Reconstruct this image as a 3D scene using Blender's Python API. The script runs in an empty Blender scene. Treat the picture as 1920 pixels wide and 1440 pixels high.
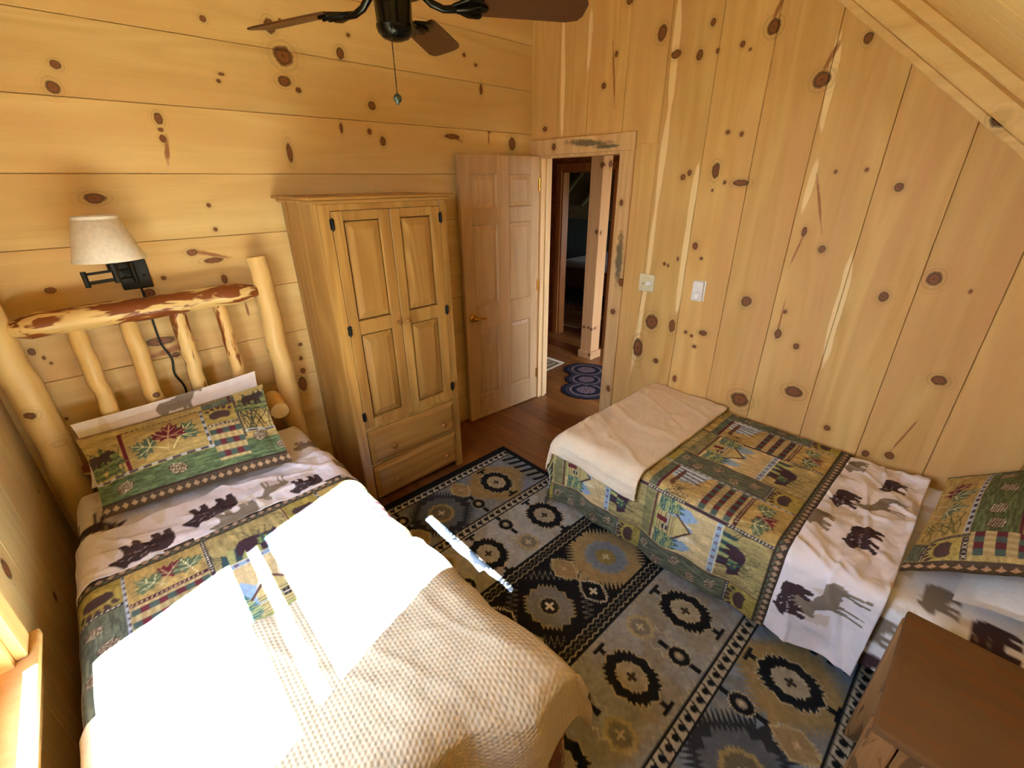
import bpy, bmesh, math, random
import numpy as np
from mathutils import Vector, Matrix

random.seed(7)
scene = bpy.context.scene
COL = scene.collection
PI = math.pi

# ---------------------------------------------------------------- room measures
XC = -0.444      # inner face of the window wall (left)
XB = 2.725       # inner face of the door wall (right)
YA = 2.710       # inner face of the headboard wall (back)
YN = -0.66       # low knee wall behind the camera
SL = 0.84        # roof slope dz/dy
ZF = 3.20        # flat ceiling above the fan
def roof(y): return min(2.055 + SL * y, ZF)

# ---------------------------------------------------------------- mesh helpers
class MB:
    """collects geometry of one mesh"""
    def __init__(s): s.v = []; s.f = []; s.sm = []; s.uv = {}
    def add(s, vs, fs, smooth=False, uvs=None):
        o = len(s.v)
        s.v += [tuple(map(float, p)) for p in vs]
        for i, f in enumerate(fs):
            if uvs is not None: s.uv[len(s.f)] = [uvs[k] for k in f]
            s.f.append(tuple(k + o for k in f)); s.sm.append(smooth)
    def box(s, x0, x1, y0, y1, z0, z1, b=0.0, M=None, seg=1, smooth=False):
        bm = bmesh.new(); bmesh.ops.create_cube(bm, size=1)
        for v in bm.verts:
            v.co = Vector((x0 + (v.co.x + .5) * (x1 - x0), y0 + (v.co.y + .5) * (y1 - y0), z0 + (v.co.z + .5) * (z1 - z0)))
        if b > 0:
            b = min(b, .49 * min(abs(x1 - x0), abs(y1 - y0), abs(z1 - z0)))
            bmesh.ops.bevel(bm, geom=list(bm.edges), offset=b, segments=seg, profile=.5, affect='EDGES')
        if M is not None: bmesh.ops.transform(bm, matrix=M, verts=bm.verts)
        s.bm(bm, smooth)
    def bm(s, bm, smooth=False):
        bm.verts.index_update()
        s.add([v.co[:] for v in bm.verts], [[v.index for v in f.verts] for f in bm.faces], smooth)
        bm.free()
    def tube(s, pts, rad, seg=14, caps=True, jit=0.0, seed=0, flat=None):
        rnd = random.Random(seed)
        pts = [Vector(p) for p in pts]; n = len(pts)
        if not hasattr(rad, '__len__'): rad = [rad] * n
        t0 = (pts[1] - pts[0]).normalized()
        up = Vector((0, 0, 1)) if abs(t0.z) < .9 else Vector((1, 0, 0))
        a = t0.cross(up).normalized(); rings = []
        for i in range(n):
            t = (pts[min(i + 1, n - 1)] - pts[max(i - 1, 0)]).normalized()
            a = (a - t * a.dot(t)).normalized(); b = t.cross(a)
            ring = []
            for k in range(seg):
                th = 2 * PI * k / seg
                r = rad[i] * (1 + jit * (rnd.random() - .5))
                ring.append(pts[i] + (a * math.cos(th) + b * math.sin(th) * (flat or 1)) * r)
            rings.append(ring)
        vs = [p for r in rings for p in r]; fs = []
        for i in range(n - 1):
            for k in range(seg):
                k2 = (k + 1) % seg
                fs.append((i * seg + k, i * seg + k2, (i + 1) * seg + k2, (i + 1) * seg + k))
        s.add(vs, fs, True)
        if caps:
            s.add(rings[0], [tuple(range(seg))[::-1]]); s.add(rings[-1], [tuple(range(seg))])
    def lathe(s, prof, c=(0, 0, 0), seg=32, M=None, smooth=True):
        vs = []; fs = []; m = len(prof)
        for k in range(seg):
            th = 2 * PI * k / seg
            for r, z in prof:
                p = Vector((r * math.cos(th), r * math.sin(th), z))
                if M is not None: p = M @ p
                vs.append(p + Vector(c))
        for k in range(seg):
            k2 = (k + 1) % seg
            for i in range(m - 1):
                fs.append((k * m + i, k2 * m + i, k2 * m + i + 1, k * m + i + 1))
        s.add(vs, fs, smooth)
    def prism(s, poly, z0, z1, M=None, b=0.0):
        bm = bmesh.new()
        vs = [bm.verts.new((p[0], p[1], z0)) for p in poly]
        f = bm.faces.new(vs)
        r = bmesh.ops.extrude_face_region(bm, geom=[f])
        for e in r['geom']:
            if isinstance(e, bmesh.types.BMVert): e.co.z = z1
        bmesh.ops.recalc_face_normals(bm, faces=bm.faces)
        if b > 0: bmesh.ops.bevel(bm, geom=list(bm.edges), offset=b, segments=1, profile=.5, affect='EDGES')
        if M is not None: bmesh.ops.transform(bm, matrix=M, verts=bm.verts)
        s.bm(bm)
    def build(s, name, mat, parent=None, origin=(0, 0, 0), M=None):
        me = bpy.data.meshes.new(name)
        o = Vector(origin)
        vs = [Vector(p) - o for p in s.v]
        me.from_pydata(vs, [], s.f)
        me.polygons.foreach_set('use_smooth', s.sm)
        if s.uv:
            ul = me.uv_layers.new(name='UVMap')
            for pi, uvs in s.uv.items():
                p = me.polygons[pi]
                for li, uvc in zip(p.loop_indices, uvs): ul.data[li].uv = uvc
        me.update()
        ob = bpy.data.objects.new(name, me); COL.objects.link(ob)
        if mat is not None: me.materials.append(mat)
        if parent is not None: ob.parent = parent
        else: ob.location = o
        return ob

def tag(o, label, cat=None, group=None, kind=None):
    o['label'] = label
    if cat: o['category'] = cat
    if group: o['group'] = group
    if kind: o['kind'] = kind
    return o
def struct(o, label, cat): return tag(o, label, cat, kind='structure')
def thing(name, loc, label, cat, group=None, kind=None):
    o = bpy.data.objects.new(name, None); COL.objects.link(o)
    o.empty_display_size = .1; o.location = loc
    return tag(o, label, cat, group, kind)

# ---------------------------------------------------------------- numpy noise
def vnoise(x, y, seed=0):
    x = np.asarray(x, float); y = np.asarray(y, float)
    xi = np.floor(x).astype(np.int64); yi = np.floor(y).astype(np.int64)
    fx = x - xi; fy = y - yi
    fx = fx * fx * (3 - 2 * fx); fy = fy * fy * (3 - 2 * fy)
    def h(a, b):
        n = (a * 374761393 + b * 668265263 + seed * 974634541) & 0x7fffffff
        n = ((n ^ (n >> 13)) * 1274126177) & 0x7fffffff
        return ((n ^ (n >> 16)) & 0xffff) / 65535.0
    a = h(xi, yi); b = h(xi + 1, yi); c = h(xi, yi + 1); d = h(xi + 1, yi + 1)
    return (a * (1 - fx) + b * fx) * (1 - fy) + (c * (1 - fx) + d * fx) * fy
def fbm(x, y, seed=0, o=4):
    r = 0; a = .5; f = 1
    for i in range(o):
        r = r + a * vnoise(np.asarray(x) * f, np.asarray(y) * f, seed + i * 17); a *= .5; f *= 2
    return r / (1 - .5 ** o)

# ---------------------------------------------------------------- pattern canvas
class Canvas:
    """woven / printed pattern of a textile, in metres"""
    def __init__(s, w, h, col, res=.0022):
        s.w, s.h, s.res = w, h, res
        s.nx, s.ny = int(w / res) + 1, int(h / res) + 1
        s.a = np.empty((s.ny, s.nx, 3)); s.a[:] = np.array(col) / 255.
        s.U, s.V = np.meshgrid(np.arange(s.nx) * res, np.arange(s.ny) * res)
    def _win(s, u0, v0, u1, v1):
        i0 = max(0, int(u0 / s.res) - 1); i1 = min(s.nx, int(u1 / s.res) + 3)
        j0 = max(0, int(v0 / s.res) - 1); j1 = min(s.ny, int(v1 / s.res) + 3)
        return (slice(j0, j1), slice(i0, i1)) if i1 > i0 and j1 > j0 else None
    def put(s, win, mask, col, alpha=1.0):
        sub = s.a[win]; c = np.array(col) / 255.
        m = np.asarray(mask, float)[..., None] * alpha
        s.a[win] = sub * (1 - m) + c * m
    def rect(s, u0, v0, u1, v1, col, alpha=1.0):
        u0, u1 = min(u0, u1), max(u0, u1); v0, v1 = min(v0, v1), max(v0, v1)
        w = s._win(u0, v0, u1, v1)
        if w: s.put(w, (s.U[w] >= u0) & (s.U[w] < u1) & (s.V[w] >= v0) & (s.V[w] < v1), col, alpha)
    def ell(s, cu, cv, ru, rv, col, rot=0, alpha=1.0):
        R = max(ru, rv); w = s._win(cu - R, cv - R, cu + R, cv + R)
        if not w: return
        du = s.U[w] - cu; dv = s.V[w] - cv; c, n = math.cos(rot), math.sin(rot)
        s.put(w, ((du * c + dv * n) / ru) ** 2 + ((-du * n + dv * c) / rv) ** 2 < 1, col, alpha)
    def poly(s, pts, col, alpha=1.0):
        P = np.array(pts, float); lo = P.min(0); hi = P.max(0)
        w = s._win(lo[0], lo[1], hi[0], hi[1])
        if not w: return
        X = s.U[w]; Y = s.V[w]; m = np.zeros(X.shape, bool); n = len(P)
        for i in range(n):
            x0, y0 = P[i]; x1, y1 = P[(i + 1) % n]
            if y0 == y1: continue
            c = ((Y >= min(y0, y1)) & (Y < max(y0, y1)))
            m ^= c & (X < (Y - y0) / (y1 - y0) * (x1 - x0) + x0)
        s.put(w, m, col, alpha)
    def line(s, pts, wd, col, alpha=1.0):
        for (a, b), (c, d) in zip(pts[:-1], pts[1:]):
            w = s._win(min(a, c) - wd, min(b, d) - wd, max(a, c) + wd, max(b, d) + wd)
            if not w: continue
            X = s.U[w] - a; Y = s.V[w] - b; L = (c - a) ** 2 + (d - b) ** 2 + 1e-12
            t = np.clip((X * (c - a) + Y * (d - b)) / L, 0, 1)
            s.put(w, (X - t * (c - a)) ** 2 + (Y - t * (d - b)) ** 2 < (wd / 2) ** 2, col, alpha)
    def mottle(s, amt, su, sv, seed=0, win=None):
        w = win or (slice(0, s.ny), slice(0, s.nx))
        n = fbm(s.U[w] / su, s.V[w] / sv, seed) - .5
        s.a[w] = np.clip(s.a[w] * (1 + amt * 2 * n[..., None]), 0, 1)
    def region(s, u0, v0, u1, v1): return s._win(u0, v0, u1, v1)
    def sample(s, u, v):
        x = np.clip(u / s.res, 0, s.nx - 1.001); y = np.clip(v / s.res, 0, s.ny - 1.001)
        xi = x.astype(int); yi = y.astype(int); fx = (x - xi)[..., None]; fy = (y - yi)[..., None]
        A = s.a
        c = (A[yi, xi] * (1 - fx) + A[yi, xi + 1] * fx) * (1 - fy) + (A[yi + 1, xi] * (1 - fx) + A[yi + 1, xi + 1] * fx) * fy
        return np.where(c <= .04045, c / 12.92, ((c + .055) / 1.055) ** 2.4)

def sheet_mesh(name, U, V, func, mat, canvas=None, cuv=None, parent=None, origin=(0, 0, 0), thick=None, flip=False):
    """cloth surface: func(U,V)->X,Y,Z on a grid; colours of the print as a mesh attribute"""
    UU, VV = np.meshgrid(U, V); X, Y, Z = func(UU, VV)
    ny, nx = UU.shape
    co = np.stack([X - origin[0], Y - origin[1], Z - origin[2]], -1).reshape(-1, 3)
    idx = np.arange(ny * nx).reshape(ny, nx)
    q = np.stack([idx[:-1, :-1], idx[:-1, 1:], idx[1:, 1:], idx[1:, :-1]], -1).reshape(-1, 4)
    if flip: q = q[:, ::-1]
    me = bpy.data.meshes.new(name)
    me.vertices.add(len(co)); me.vertices.foreach_set('co', co.ravel())
    me.loops.add(q.size); me.loops.foreach_set('vertex_index', q.ravel().astype(np.int32))
    me.polygons.add(len(q)); me.polygons.foreach_set('loop_start', (np.arange(len(q)) * 4).astype(np.int32))
    me.polygons.foreach_set('use_smooth', np.ones(len(q), bool))
    me.update(); me.validate()
    uv = me.uv_layers.new(name='UVMap')
    uvs = np.stack([UU, VV], -1).reshape(-1, 2)[q.ravel()]
    uv.data.foreach_set('uv', uvs.ravel().astype(np.float32))
    if canvas is not None:
        cu, cv = (UU, VV) if cuv is None else cuv(UU, VV)
        c = canvas.sample(cu, cv).reshape(-1, 3)
        at = me.color_attributes.new('print', 'FLOAT_COLOR', 'POINT')
        at.data.foreach_set('color', np.concatenate([c, np.ones((len(c), 1))], 1).ravel().astype(np.float32))
    me.materials.append(mat)
    ob = bpy.data.objects.new(name, me); COL.objects.link(ob)
    if parent is not None: ob.parent = parent
    else: ob.location = origin
    if thick:
        m = ob.modifiers.new('thickness', 'SOLIDIFY'); m.thickness = thick; m.offset = -1
    return ob

# ---------------------------------------------------------------- material helpers
def lin(c): return tuple((x / 255 / 12.92 if x / 255 <= .04045 else ((x / 255 + .055) / 1.055) ** 2.4) for x in c)
class NT:
    def __init__(s, name):
        s.m = bpy.data.materials.new(name); s.m.use_nodes = True
        s.t = s.m.node_tree; s.t.nodes.clear()
        s.out = s.n('ShaderNodeOutputMaterial'); s.b = s.n('ShaderNodeBsdfPrincipled')
        s.l(s.b.outputs[0], s.out.inputs[0])
    def n(s, t, **k):
        nd = s.t.nodes.new(t)
        for a, v in k.items(): setattr(nd, a, v)
        return nd
    def l(s, a, b): s.t.links.new(a, b)
    def val(s, sock, v):
        if hasattr(v, 'is_linked') or isinstance(v, bpy.types.NodeSocket): s.l(v, sock)
        else: sock.default_value = v
    def math(s, op, a, b=0.0, clamp=False):
        nd = s.n('ShaderNodeMath', operation=op); nd.use_clamp = clamp
        s.val(nd.inputs[0], a); s.val(nd.inputs[1], b); return nd.outputs[0]
    def vmath(s, op, a, b=(0, 0, 0), out=0):
        nd = s.n('ShaderNodeVectorMath', operation=op)
        s.val(nd.inputs[0], a)
        if op == 'SCALE': s.val(nd.inputs['Scale'], b)
        else: s.val(nd.inputs[1], b)
        return nd.outputs[out]
    def noise(s, vec, scale=1, detail=3, rough=.5, dist=0):
        nd = s.n('ShaderNodeTexNoise'); s.l(vec, nd.inputs['Vector'])
        nd.inputs['Scale'].default_value = scale; nd.inputs['Detail'].default_value = detail
        nd.inputs['Roughness'].default_value = rough; nd.inputs['Distortion'].default_value = dist
        return nd.outputs['Fac']
    def ramp(s, fac, stops, interp='LINEAR'):
        nd = s.n('ShaderNodeValToRGB'); s.l(fac, nd.inputs[0]); cr = nd.color_ramp; cr.interpolation = interp
        while len(cr.elements) < len(stops): cr.elements.new(.5)
        for e, (p, c) in zip(cr.elements, stops):
            e.position = p; e.color = (c, c, c, 1) if not hasattr(c, '__len__') else (*c[:3], 1)
        return nd.outputs[0]
    def mix(s, fac, a, b, mode='MIX'):
        nd = s.n('ShaderNodeMix', data_type='RGBA', blend_type=mode)
        s.val(nd.inputs[0], fac)
        for sk, v in ((nd.inputs[6], a), (nd.inputs[7], b)):
            if isinstance(v, bpy.types.NodeSocket): s.l(v, sk)
            else: sk.default_value = (*v[:3], 1)
        return nd.outputs[2]
    def bump(s, h, strength, dist=.001):
        nd = s.n('ShaderNodeBump'); nd.inputs['Strength'].default_value = strength
        nd.inputs['Distance'].default_value = dist; s.l(h, nd.inputs['Height']); s.l(nd.outputs[0], s.b.inputs['Normal'])

def wood(name, light, dark, axis='z', knots=None, kaxes=None, saps=None, rough=.5, contrast=1.0, ring=.5,
         tint=.1, knot_rgb=((126, 74, 42), (76, 38, 20)), spec=.3, stretch=1.0, blotch=None, streak=None, heart=None, knot_soft=.5):
    """procedural timber: fibres and growth figure along one axis, knots where the boards have them"""
    N = NT(name); tc = N.n('ShaderNodeTexCoord').outputs['Object']
    geo = N.n('ShaderNodeNewGeometry'); rnd = geo.outputs['Random Per Island']
    off = N.vmath('SCALE', (13.1, 7.7, 5.3), 1.0); N.val(off.node.inputs['Scale'], rnd)
    p = N.vmath('ADD', tc, off)
    ai = 'xyz'.index(axis)
    def sc(al, ac):
        v = [ac * stretch] * 3; v[ai] = al; return tuple(v)
    g1 = N.noise(N.vmath('MULTIPLY', p, sc(.7, 7)), 1, 4, .6, .6)
    g2 = N.noise(N.vmath('MULTIPLY', p, sc(3.0, 150)), 1, 2, .5)
    wv = N.noise(N.vmath('MULTIPLY', p, sc(.35, 3.2)), 1, 2, .5, .2)
    rings = N.math('MULTIPLY_ADD', N.math('SINE', N.math('MULTIPLY', wv, 70)), .5); rings.node.inputs[2].default_value = .5
    f = N.math('ADD', N.math('MULTIPLY', g1, 1.0 - ring * .5), N.math('MULTIPLY', g2, .25))
    f = N.math('ADD', f, N.math('MULTIPLY', rings, ring * .35))
    L, D = lin(light), lin(dark)
    base = N.ramp(f, [(max(0, .62 - .32 / contrast), D), (min(1, .62 + .30 / contrast), L)])
    v = N.math('MULTIPLY_ADD', rnd, tint); v.node.inputs[2].default_value = 1 - tint * .6
    hs = N.n('ShaderNodeHueSaturation'); N.l(base, hs.inputs['Color']); N.l(v, hs.inputs['Value'])
    col = hs.outputs[0]
    if heart:
        hn = N.noise(N.vmath('MULTIPLY', p, sc(.45, 4.2)), 1, 3, .55, .8)
        hf = N.ramp(hn, [(.40, 0.0), (.66, heart[1])])
        hr = N.math('MULTIPLY', hf, N.math('ADD', N.math('MULTIPLY', rings, .35), .75))
        col = N.mix(hr, col, lin(heart[0]))
    if blotch:
        bn = N.noise(N.vmath('MULTIPLY', p, sc(blotch[2], blotch[2] * 5)), 1, 3, .6, .5)
        col = N.mix(N.ramp(bn, [(blotch[1], 0.0), (blotch[1] + .05, 1.0)]), col, lin(blotch[0]))
    wob = N.noise(N.vmath('MULTIPLY', tc, (28, 28, 28)), 1, 2, .5)
    def near(items, pert, wob=wob):
        d = None
        for it in items:
            c, r, rot = it
            mp = N.n('ShaderNodeMapping', vector_type='TEXTURE'); N.l(tc, mp.inputs['Vector'])
            mp.inputs['Location'].default_value = c; mp.inputs['Rotation'].default_value = rot; mp.inputs['Scale'].default_value = r
            ln = N.vmath('LENGTH', mp.outputs[0], out=1)
            d = ln if d is None else N.math('MINIMUM', d, ln)
        return N.math('ADD', d, N.math('MULTIPLY', N.math('SUBTRACT', wob, .5), pert))
    if saps:
        wob2 = N.noise(N.vmath('MULTIPLY', tc, (9, 9, 4)), 1, 2, .4)
        d = near(saps, 1.3, wob2)
        col = N.mix(N.ramp(d, [(.8, 1.0), (1.0, 0.0)]), col, lin((240, 214, 160)))
    if streak:
        d = near(streak[1], 1.0)
        col = N.mix(N.ramp(d, [(.5, .85), (1.0, 0.0)]), col, lin(streak[0]))
    if knots:
        wk = N.math('ADD', wob, N.math('MULTIPLY', N.noise(N.vmath('MULTIPLY', tc, (120, 120, 120)), 1, 2, .6), .7))
        d = near(knots, knot_soft, N.math('SUBTRACT', wk, .35))
        dd = N.math('MULTIPLY', d, .33)
        swirl = N.math('MULTIPLY', N.math('SINE', N.math('MULTIPLY', d, 9.0)), .5)
        halo = N.math('MULTIPLY', N.ramp(dd, [(.3, .8), (.5, .35), (.85, 0.0)]), N.math('ADD', swirl, .6), True)
        col = N.mix(halo, col, tuple(.62 * a for a in D))
        kc = N.ramp(dd, [(0.0, lin(knot_rgb[1])), (.06, lin(knot_rgb[0])), (.19, lin(knot_rgb[0])), (.28, lin(knot_rgb[1])), (.33, lin(knot_rgb[1]))])
        col = N.mix(N.ramp(dd, [(.26, .95), (.40, 0.0)]), col, kc)
    N.l(col, N.b.inputs['Base Color'])
    N.b.inputs['Roughness'].default_value = rough; N.b.inputs['Specular IOR Level'].default_value = spec
    N.bump(g2, .12, .0006)
    return N.m

def plain(name, rgb, rough=.5, metal=0.0, spec=.5, var=.06, scale=40, bump=0.0):
    N = NT(name); tc = N.n('ShaderNodeTexCoord').outputs['Object']
    n = N.noise(tc, scale, 3)
    c = lin(rgb)
    N.l(N.ramp(n, [(.3, tuple(x * (1 - var) for x in c)), (.7, tuple(min(1, x * (1 + var)) for x in c))]), N.b.inputs['Base Color'])
    N.b.inputs['Roughness'].default_value = rough; N.b.inputs['Metallic'].default_value = metal
    N.b.inputs['Specular IOR Level'].default_value = spec
    if bump: N.bump(n, bump, .001)
    return N.m

def cloth(name, rgb=None, weave=0.0, rough=.9, quilt=0.0, fuzz=.0):
    """fabric: printed colour attribute or plain dyed, with woven relief"""
    N = NT(name); uv = N.n('ShaderNodeUVMap').outputs[0]
    if rgb is None:
        a = N.n('ShaderNodeAttribute', attribute_name='print'); N.l(a.outputs['Color'], N.b.inputs['Base Color'])
    else:
        n = N.noise(N.vmath('MULTIPLY', uv, (9, 9, 9)), 1, 3); c = lin(rgb)
        N.l(N.ramp(n, [(.3, tuple(x * .96 for x in c)), (.7, tuple(min(1, x * 1.04) for x in c))]), N.b.inputs['Base Color'])
    N.b.inputs['Roughness'].default_value = rough; N.b.inputs['Specular IOR Level'].default_value = .15
    if weave:
        k = 2 * PI / weave; s = None
        for th in (0, PI / 3, 2 * PI / 3):
            d = N.vmath('DOT_PRODUCT', uv, (k * math.cos(th), k * math.sin(th) , 0), out=1)
            c = N.math('COSINE', d); s = c if s is None else N.math('ADD', s, c)
        N.bump(N.ramp(N.math('MULTIPLY_ADD', s, .2), [(0, 0.0), (1, 1.0)]), .9, .0022)
        N.b.inputs['Normal'].links[0].from_node.inputs['Height'].links[0].from_node.inputs[0].links[0].from_node.inputs[2].default_value = .35
    elif quilt:
        n = N.noise(N.vmath('MULTIPLY', uv, (38, 70, 1)), 1, 2, .5, .8); N.bump(n, quilt, .006)
    elif fuzz:
        n = N.noise(N.vmath('MULTIPLY', uv, (420, 420, 1)), 1, 2); N.bump(n, fuzz, .003)
    return N.m
# knots seen in the boards: (position, height, half width, half height)
KNOTS_A = [(0.122, 2.281, 0.016, 0.014), (0.09, 2.204, 0.02, 0.022), (0.989, 2.427, 0.044, 0.04), (0.972, 2.322, 0.031, 0.023), (1.035, 2.29, 0.014, 0.012), (0.95, 2.539, 0.025, 0.028), (1.288, 2.479, 0.021, 0.026), (1.346, 2.566, 0.012, 0.009), (1.433, 2.255, 0.023, 0.021), (0.402, 2.121, 0.016, 0.021), (0.398, 2.078, 0.01, 0.008), (0.396, 2.043, 0.012, 0.015), (0.931, 2.001, 0.014, 0.045), (1.233, 2.133, 0.009, 0.026), (1.4, 2.124, 0.013, 0.016), (1.478, 2.078, 0.018, 0.025), (2.114, 2.586, 0.013, 0.011), (2.245, 2.414, 0.014, 0.03), (2.207, 2.545, 0.013, 0.009), (0.676, 2.289, 0.009, 0.008), (0.694, 2.318, 0.013, 0.006), (0.502, 1.763, 0.009, 0.01), (0.672, 2.518, 0.013, 0.012), (1.005, 2.572, 0.008, 0.006), (0.379, 1.554, 0.022, 0.015), (0.236, 1.45, 0.01, 0.01), (0.484, 1.41, 0.014, 0.021), (0.163, 1.388, 0.024, 0.02), (-0.158, 1.452, 0.019, 0.013), (0.504, 1.652, 0.011, 0.01), (-0.268, 1.176, 0.006, 0.009), (-0.254, 1.147, 0.006, 0.007), (-0.294, 1.21, 0.012, 0.016), (0.765, 0.893, 0.012, 0.013), (0.744, 0.729, 0.024, 0.048), (0.761, 0.813, 0.015, 0.017), (0.779, 0.978, 0.012, 0.01), (-0.288, 0.882, 0.006, 0.007), (2.306, 2.169, 0.01, 0.007), (1.986, 2.127, 0.061, 0.015), (0.458, 1.507, 0.042, 0.013), (2.524, 2.105, 0.032, 0.042), (0.139, 1.153, 0.062, 0.021), (0.183, 1.071, 0.017, 0.014), (0.093, 1.806, 0.035, 0.019)]
KNOTS_B = [(1.68, 2.606, 0.027, 0.037), (1.579, 2.493, 0.029, 0.02), (1.438, 2.466, 0.018, 0.024), (1.387, 2.598, 0.014, 0.018), (1.341, 2.469, 0.009, 0.012), (1.215, 2.476, 0.013, 0.014), (1.172, 2.447, 0.008, 0.007), (1.079, 2.52, 0.03, 0.032), (0.818, 2.273, 0.035, 0.032), (0.675, 2.404, 0.018, 0.021), (2.063, 2.404, 0.017, 0.017), (2.57, 2.202, 0.021, 0.017), (1.982, 2.559, 0.012, 0.016), (1.247, 1.901, 0.021, 0.038), (1.097, 1.838, 0.042, 0.016), (1.214, 2.088, 0.012, 0.01), (1.139, 2.075, 0.011, 0.013), (1.437, 1.871, 0.017, 0.017), (1.4, 1.893, 0.013, 0.017), (1.184, 1.841, 0.009, 0.011), (1.247, 1.8, 0.006, 0.008), (0.665, 1.886, 0.007, 0.009), (0.544, 1.892, 0.008, 0.009), (0.408, 1.819, 0.017, 0.019), (0.733, 1.609, 0.012, 0.023), (0.634, 1.533, 0.016, 0.018), (0.332, 1.341, 0.019, 0.022), (0.179, 1.446, 0.026, 0.029), (0.05, 1.412, 0.006, 0.009), (0.938, 1.212, 0.026, 0.03), (1.296, 1.49, 0.017, 0.022), (1.483, 1.361, 0.011, 0.01), (1.396, 1.4, 0.007, 0.013), (1.456, 1.354, 0.007, 0.01), (1.246, 1.42, 0.01, 0.009), (1.522, 0.963, 0.044, 0.048), (1.37, 0.969, 0.022, 0.043), (1.605, 0.753, 0.038, 0.068), (1.451, 0.694, 0.02, 0.019), (1.269, 0.948, 0.011, 0.011), (1.226, 0.933, 0.01, 0.01), (1.156, 0.967, 0.027, 0.017), (1.196, 0.867, 0.014, 0.011), (1.295, 0.607, 0.015, 0.023), (0.735, 1.062, 0.018, 0.027), (0.728, 1.19, 0.01, 0.012), (0.631, 1.013, 0.015, 0.018), (0.031, 1.0, 0.027, 0.022), (0.855, 0.602, 0.051, 0.045), (0.584, 0.751, 0.043, 0.031), (0.38, 0.599, 0.016, 0.015), (0.185, 0.525, 0.016, 0.018), (0.092, 0.556, 0.019, 0.02), (1.917, 2.803, 0.022, 0.02)]
# pale sapwood edges of the upright boards: (y, z, y, z)
SAPS_B =  [(2.42, 2.783, 2.403, 2.13), (1.595, 2.733, 1.579, 2.242), (1.579, 2.242, 1.593, 1.663), (1.593, 1.663, 1.594, 1.242), (1.594, 1.242, 1.636, 0.542), (1.353, 1.959, 1.358, 1.597), (1.358, 1.597, 1.35, 1.05), (0.786, 2.416, 0.769, 2.075), (0.753, 1.939, 0.765, 1.697), (0.499, 1.463, 0.486, 0.975), (2.195, 2.786, 2.194, 2.511)]
# ---------------------------------------------------------------- timber materials
PINE_L, PINE_D = (232, 203, 140), (202, 164, 96)
rr = random.Random(3)
kA = [((x, YA, z), (a, .25, b), (0, 0, 0)) for x, z, a, b in KNOTS_A]
sA = [((.46, YA, 1.535), (.09, .3, .012), (0, math.radians(18), 0)), ((.40, YA, 2.0), (.012, .3, .07), (0, math.radians(12), 0)),
      ((2.02, YA, 2.12), (.06, .3, .012), (0, math.radians(25), 0)), ((.17, YA, 1.10), (.12, .3, .02), (0, math.radians(-12), 0)),
      ((.55, YA, 1.24), (.008, .3, .05), (0, 0, 0)), ((2.30, YA, 2.13), (.008, .3, .05), (0, 0, 0))]
M_WA = wood('pine_boards_across', PINE_L, PINE_D, 'x', kA, streak=((142, 82, 44), sA), rough=.48, ring=.45, tint=.12, heart=((212, 170, 108), .8))
kB = [((XB, y, z), (.25, a, b), (0, 0, 0)) for y, z, a, b in KNOTS_B]
sapB = []
for y0, z0, y1, z1 in SAPS_B:
    L = math.hypot(y1 - y0, z1 - z0)
    sapB.append(((XB, (y0 + y1) / 2, (z0 + z1) / 2), (.3, .021, L * .62), (-math.atan2(y1 - y0, z1 - z0) if z1 > z0 else -math.atan2(y0 - y1, z0 - z1), 0, 0)))
stB = [((XB, .70, 1.75), (.3, .008, .16), (math.radians(-18), 0, 0)), ((XB, .745, 1.52), (.3, .007, .12), (math.radians(10), 0, 0)),
       ((XB, .80, 2.36), (.3, .012, .08), (math.radians(20), 0, 0)), ((XB, 1.99, 2.45), (.3, .008, .22), (math.radians(-8), 0, 0)),
       ((XB, 1.07, 2.60), (.3, .012, .10), (math.radians(18), 0, 0)), ((XB, .74, 1.15), (.3, .006, .14), (0, 0, 0)),
       ((XB, .07, .68), (.3, .006, .14), (math.radians(14), 0, 0))]
M_WB = wood('pine_boards_upright', (232, 197, 128), (202, 157, 88), 'z', kB, saps=sapB, streak=((150, 90, 48), stB), rough=.5, ring=.55, tint=.14, heart=((206, 158, 102), .85))
def loose_knots(n, x0, x1, y0, y1, z0, z1, seed, s=1.0):
    q = random.Random(seed); out = []
    for i in range(n):
        r = q.choice([.006, .008, .011, .016, .021]) * s
        out.append(((q.uniform(x0, x1), q.uniform(y0, y1), q.uniform(z0, z1)), (r * (1.3 if x1 > x0 else 20), r * (1.2 if y1 > y0 else 20), r * 1.1 if z1 > z0 else r * 20), (0, 0, 0)))
    return out
M_WC = wood('pine_boards_window_wall', (218, 198, 152), (190, 164, 116), 'z',
            [((XC, 1.73, .83), (.25, .024, .034), (0, 0, 0))] + loose_knots(14, XC, XC, -.5, 2.6, .1, 3.0, 5), rough=.5, tint=.12, heart=((196, 156, 104), .7))
M_CEIL = wood('pine_ceiling_boards', (240, 208, 142), (224, 186, 116), 'y', loose_knots(10, .2, 2.6, -.5, 1.2, 1.4, 3.0, 9), rough=.5, tint=.1)
M_FLOOR = wood('pine_floor_planks', (146, 92, 44), (104, 60, 26), 'y', loose_knots(26, 1.2, 5.0, 1.3, 3.9, 0, 0, 11, 1.3), rough=.3, ring=.5, tint=.3, spec=.5)
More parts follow.
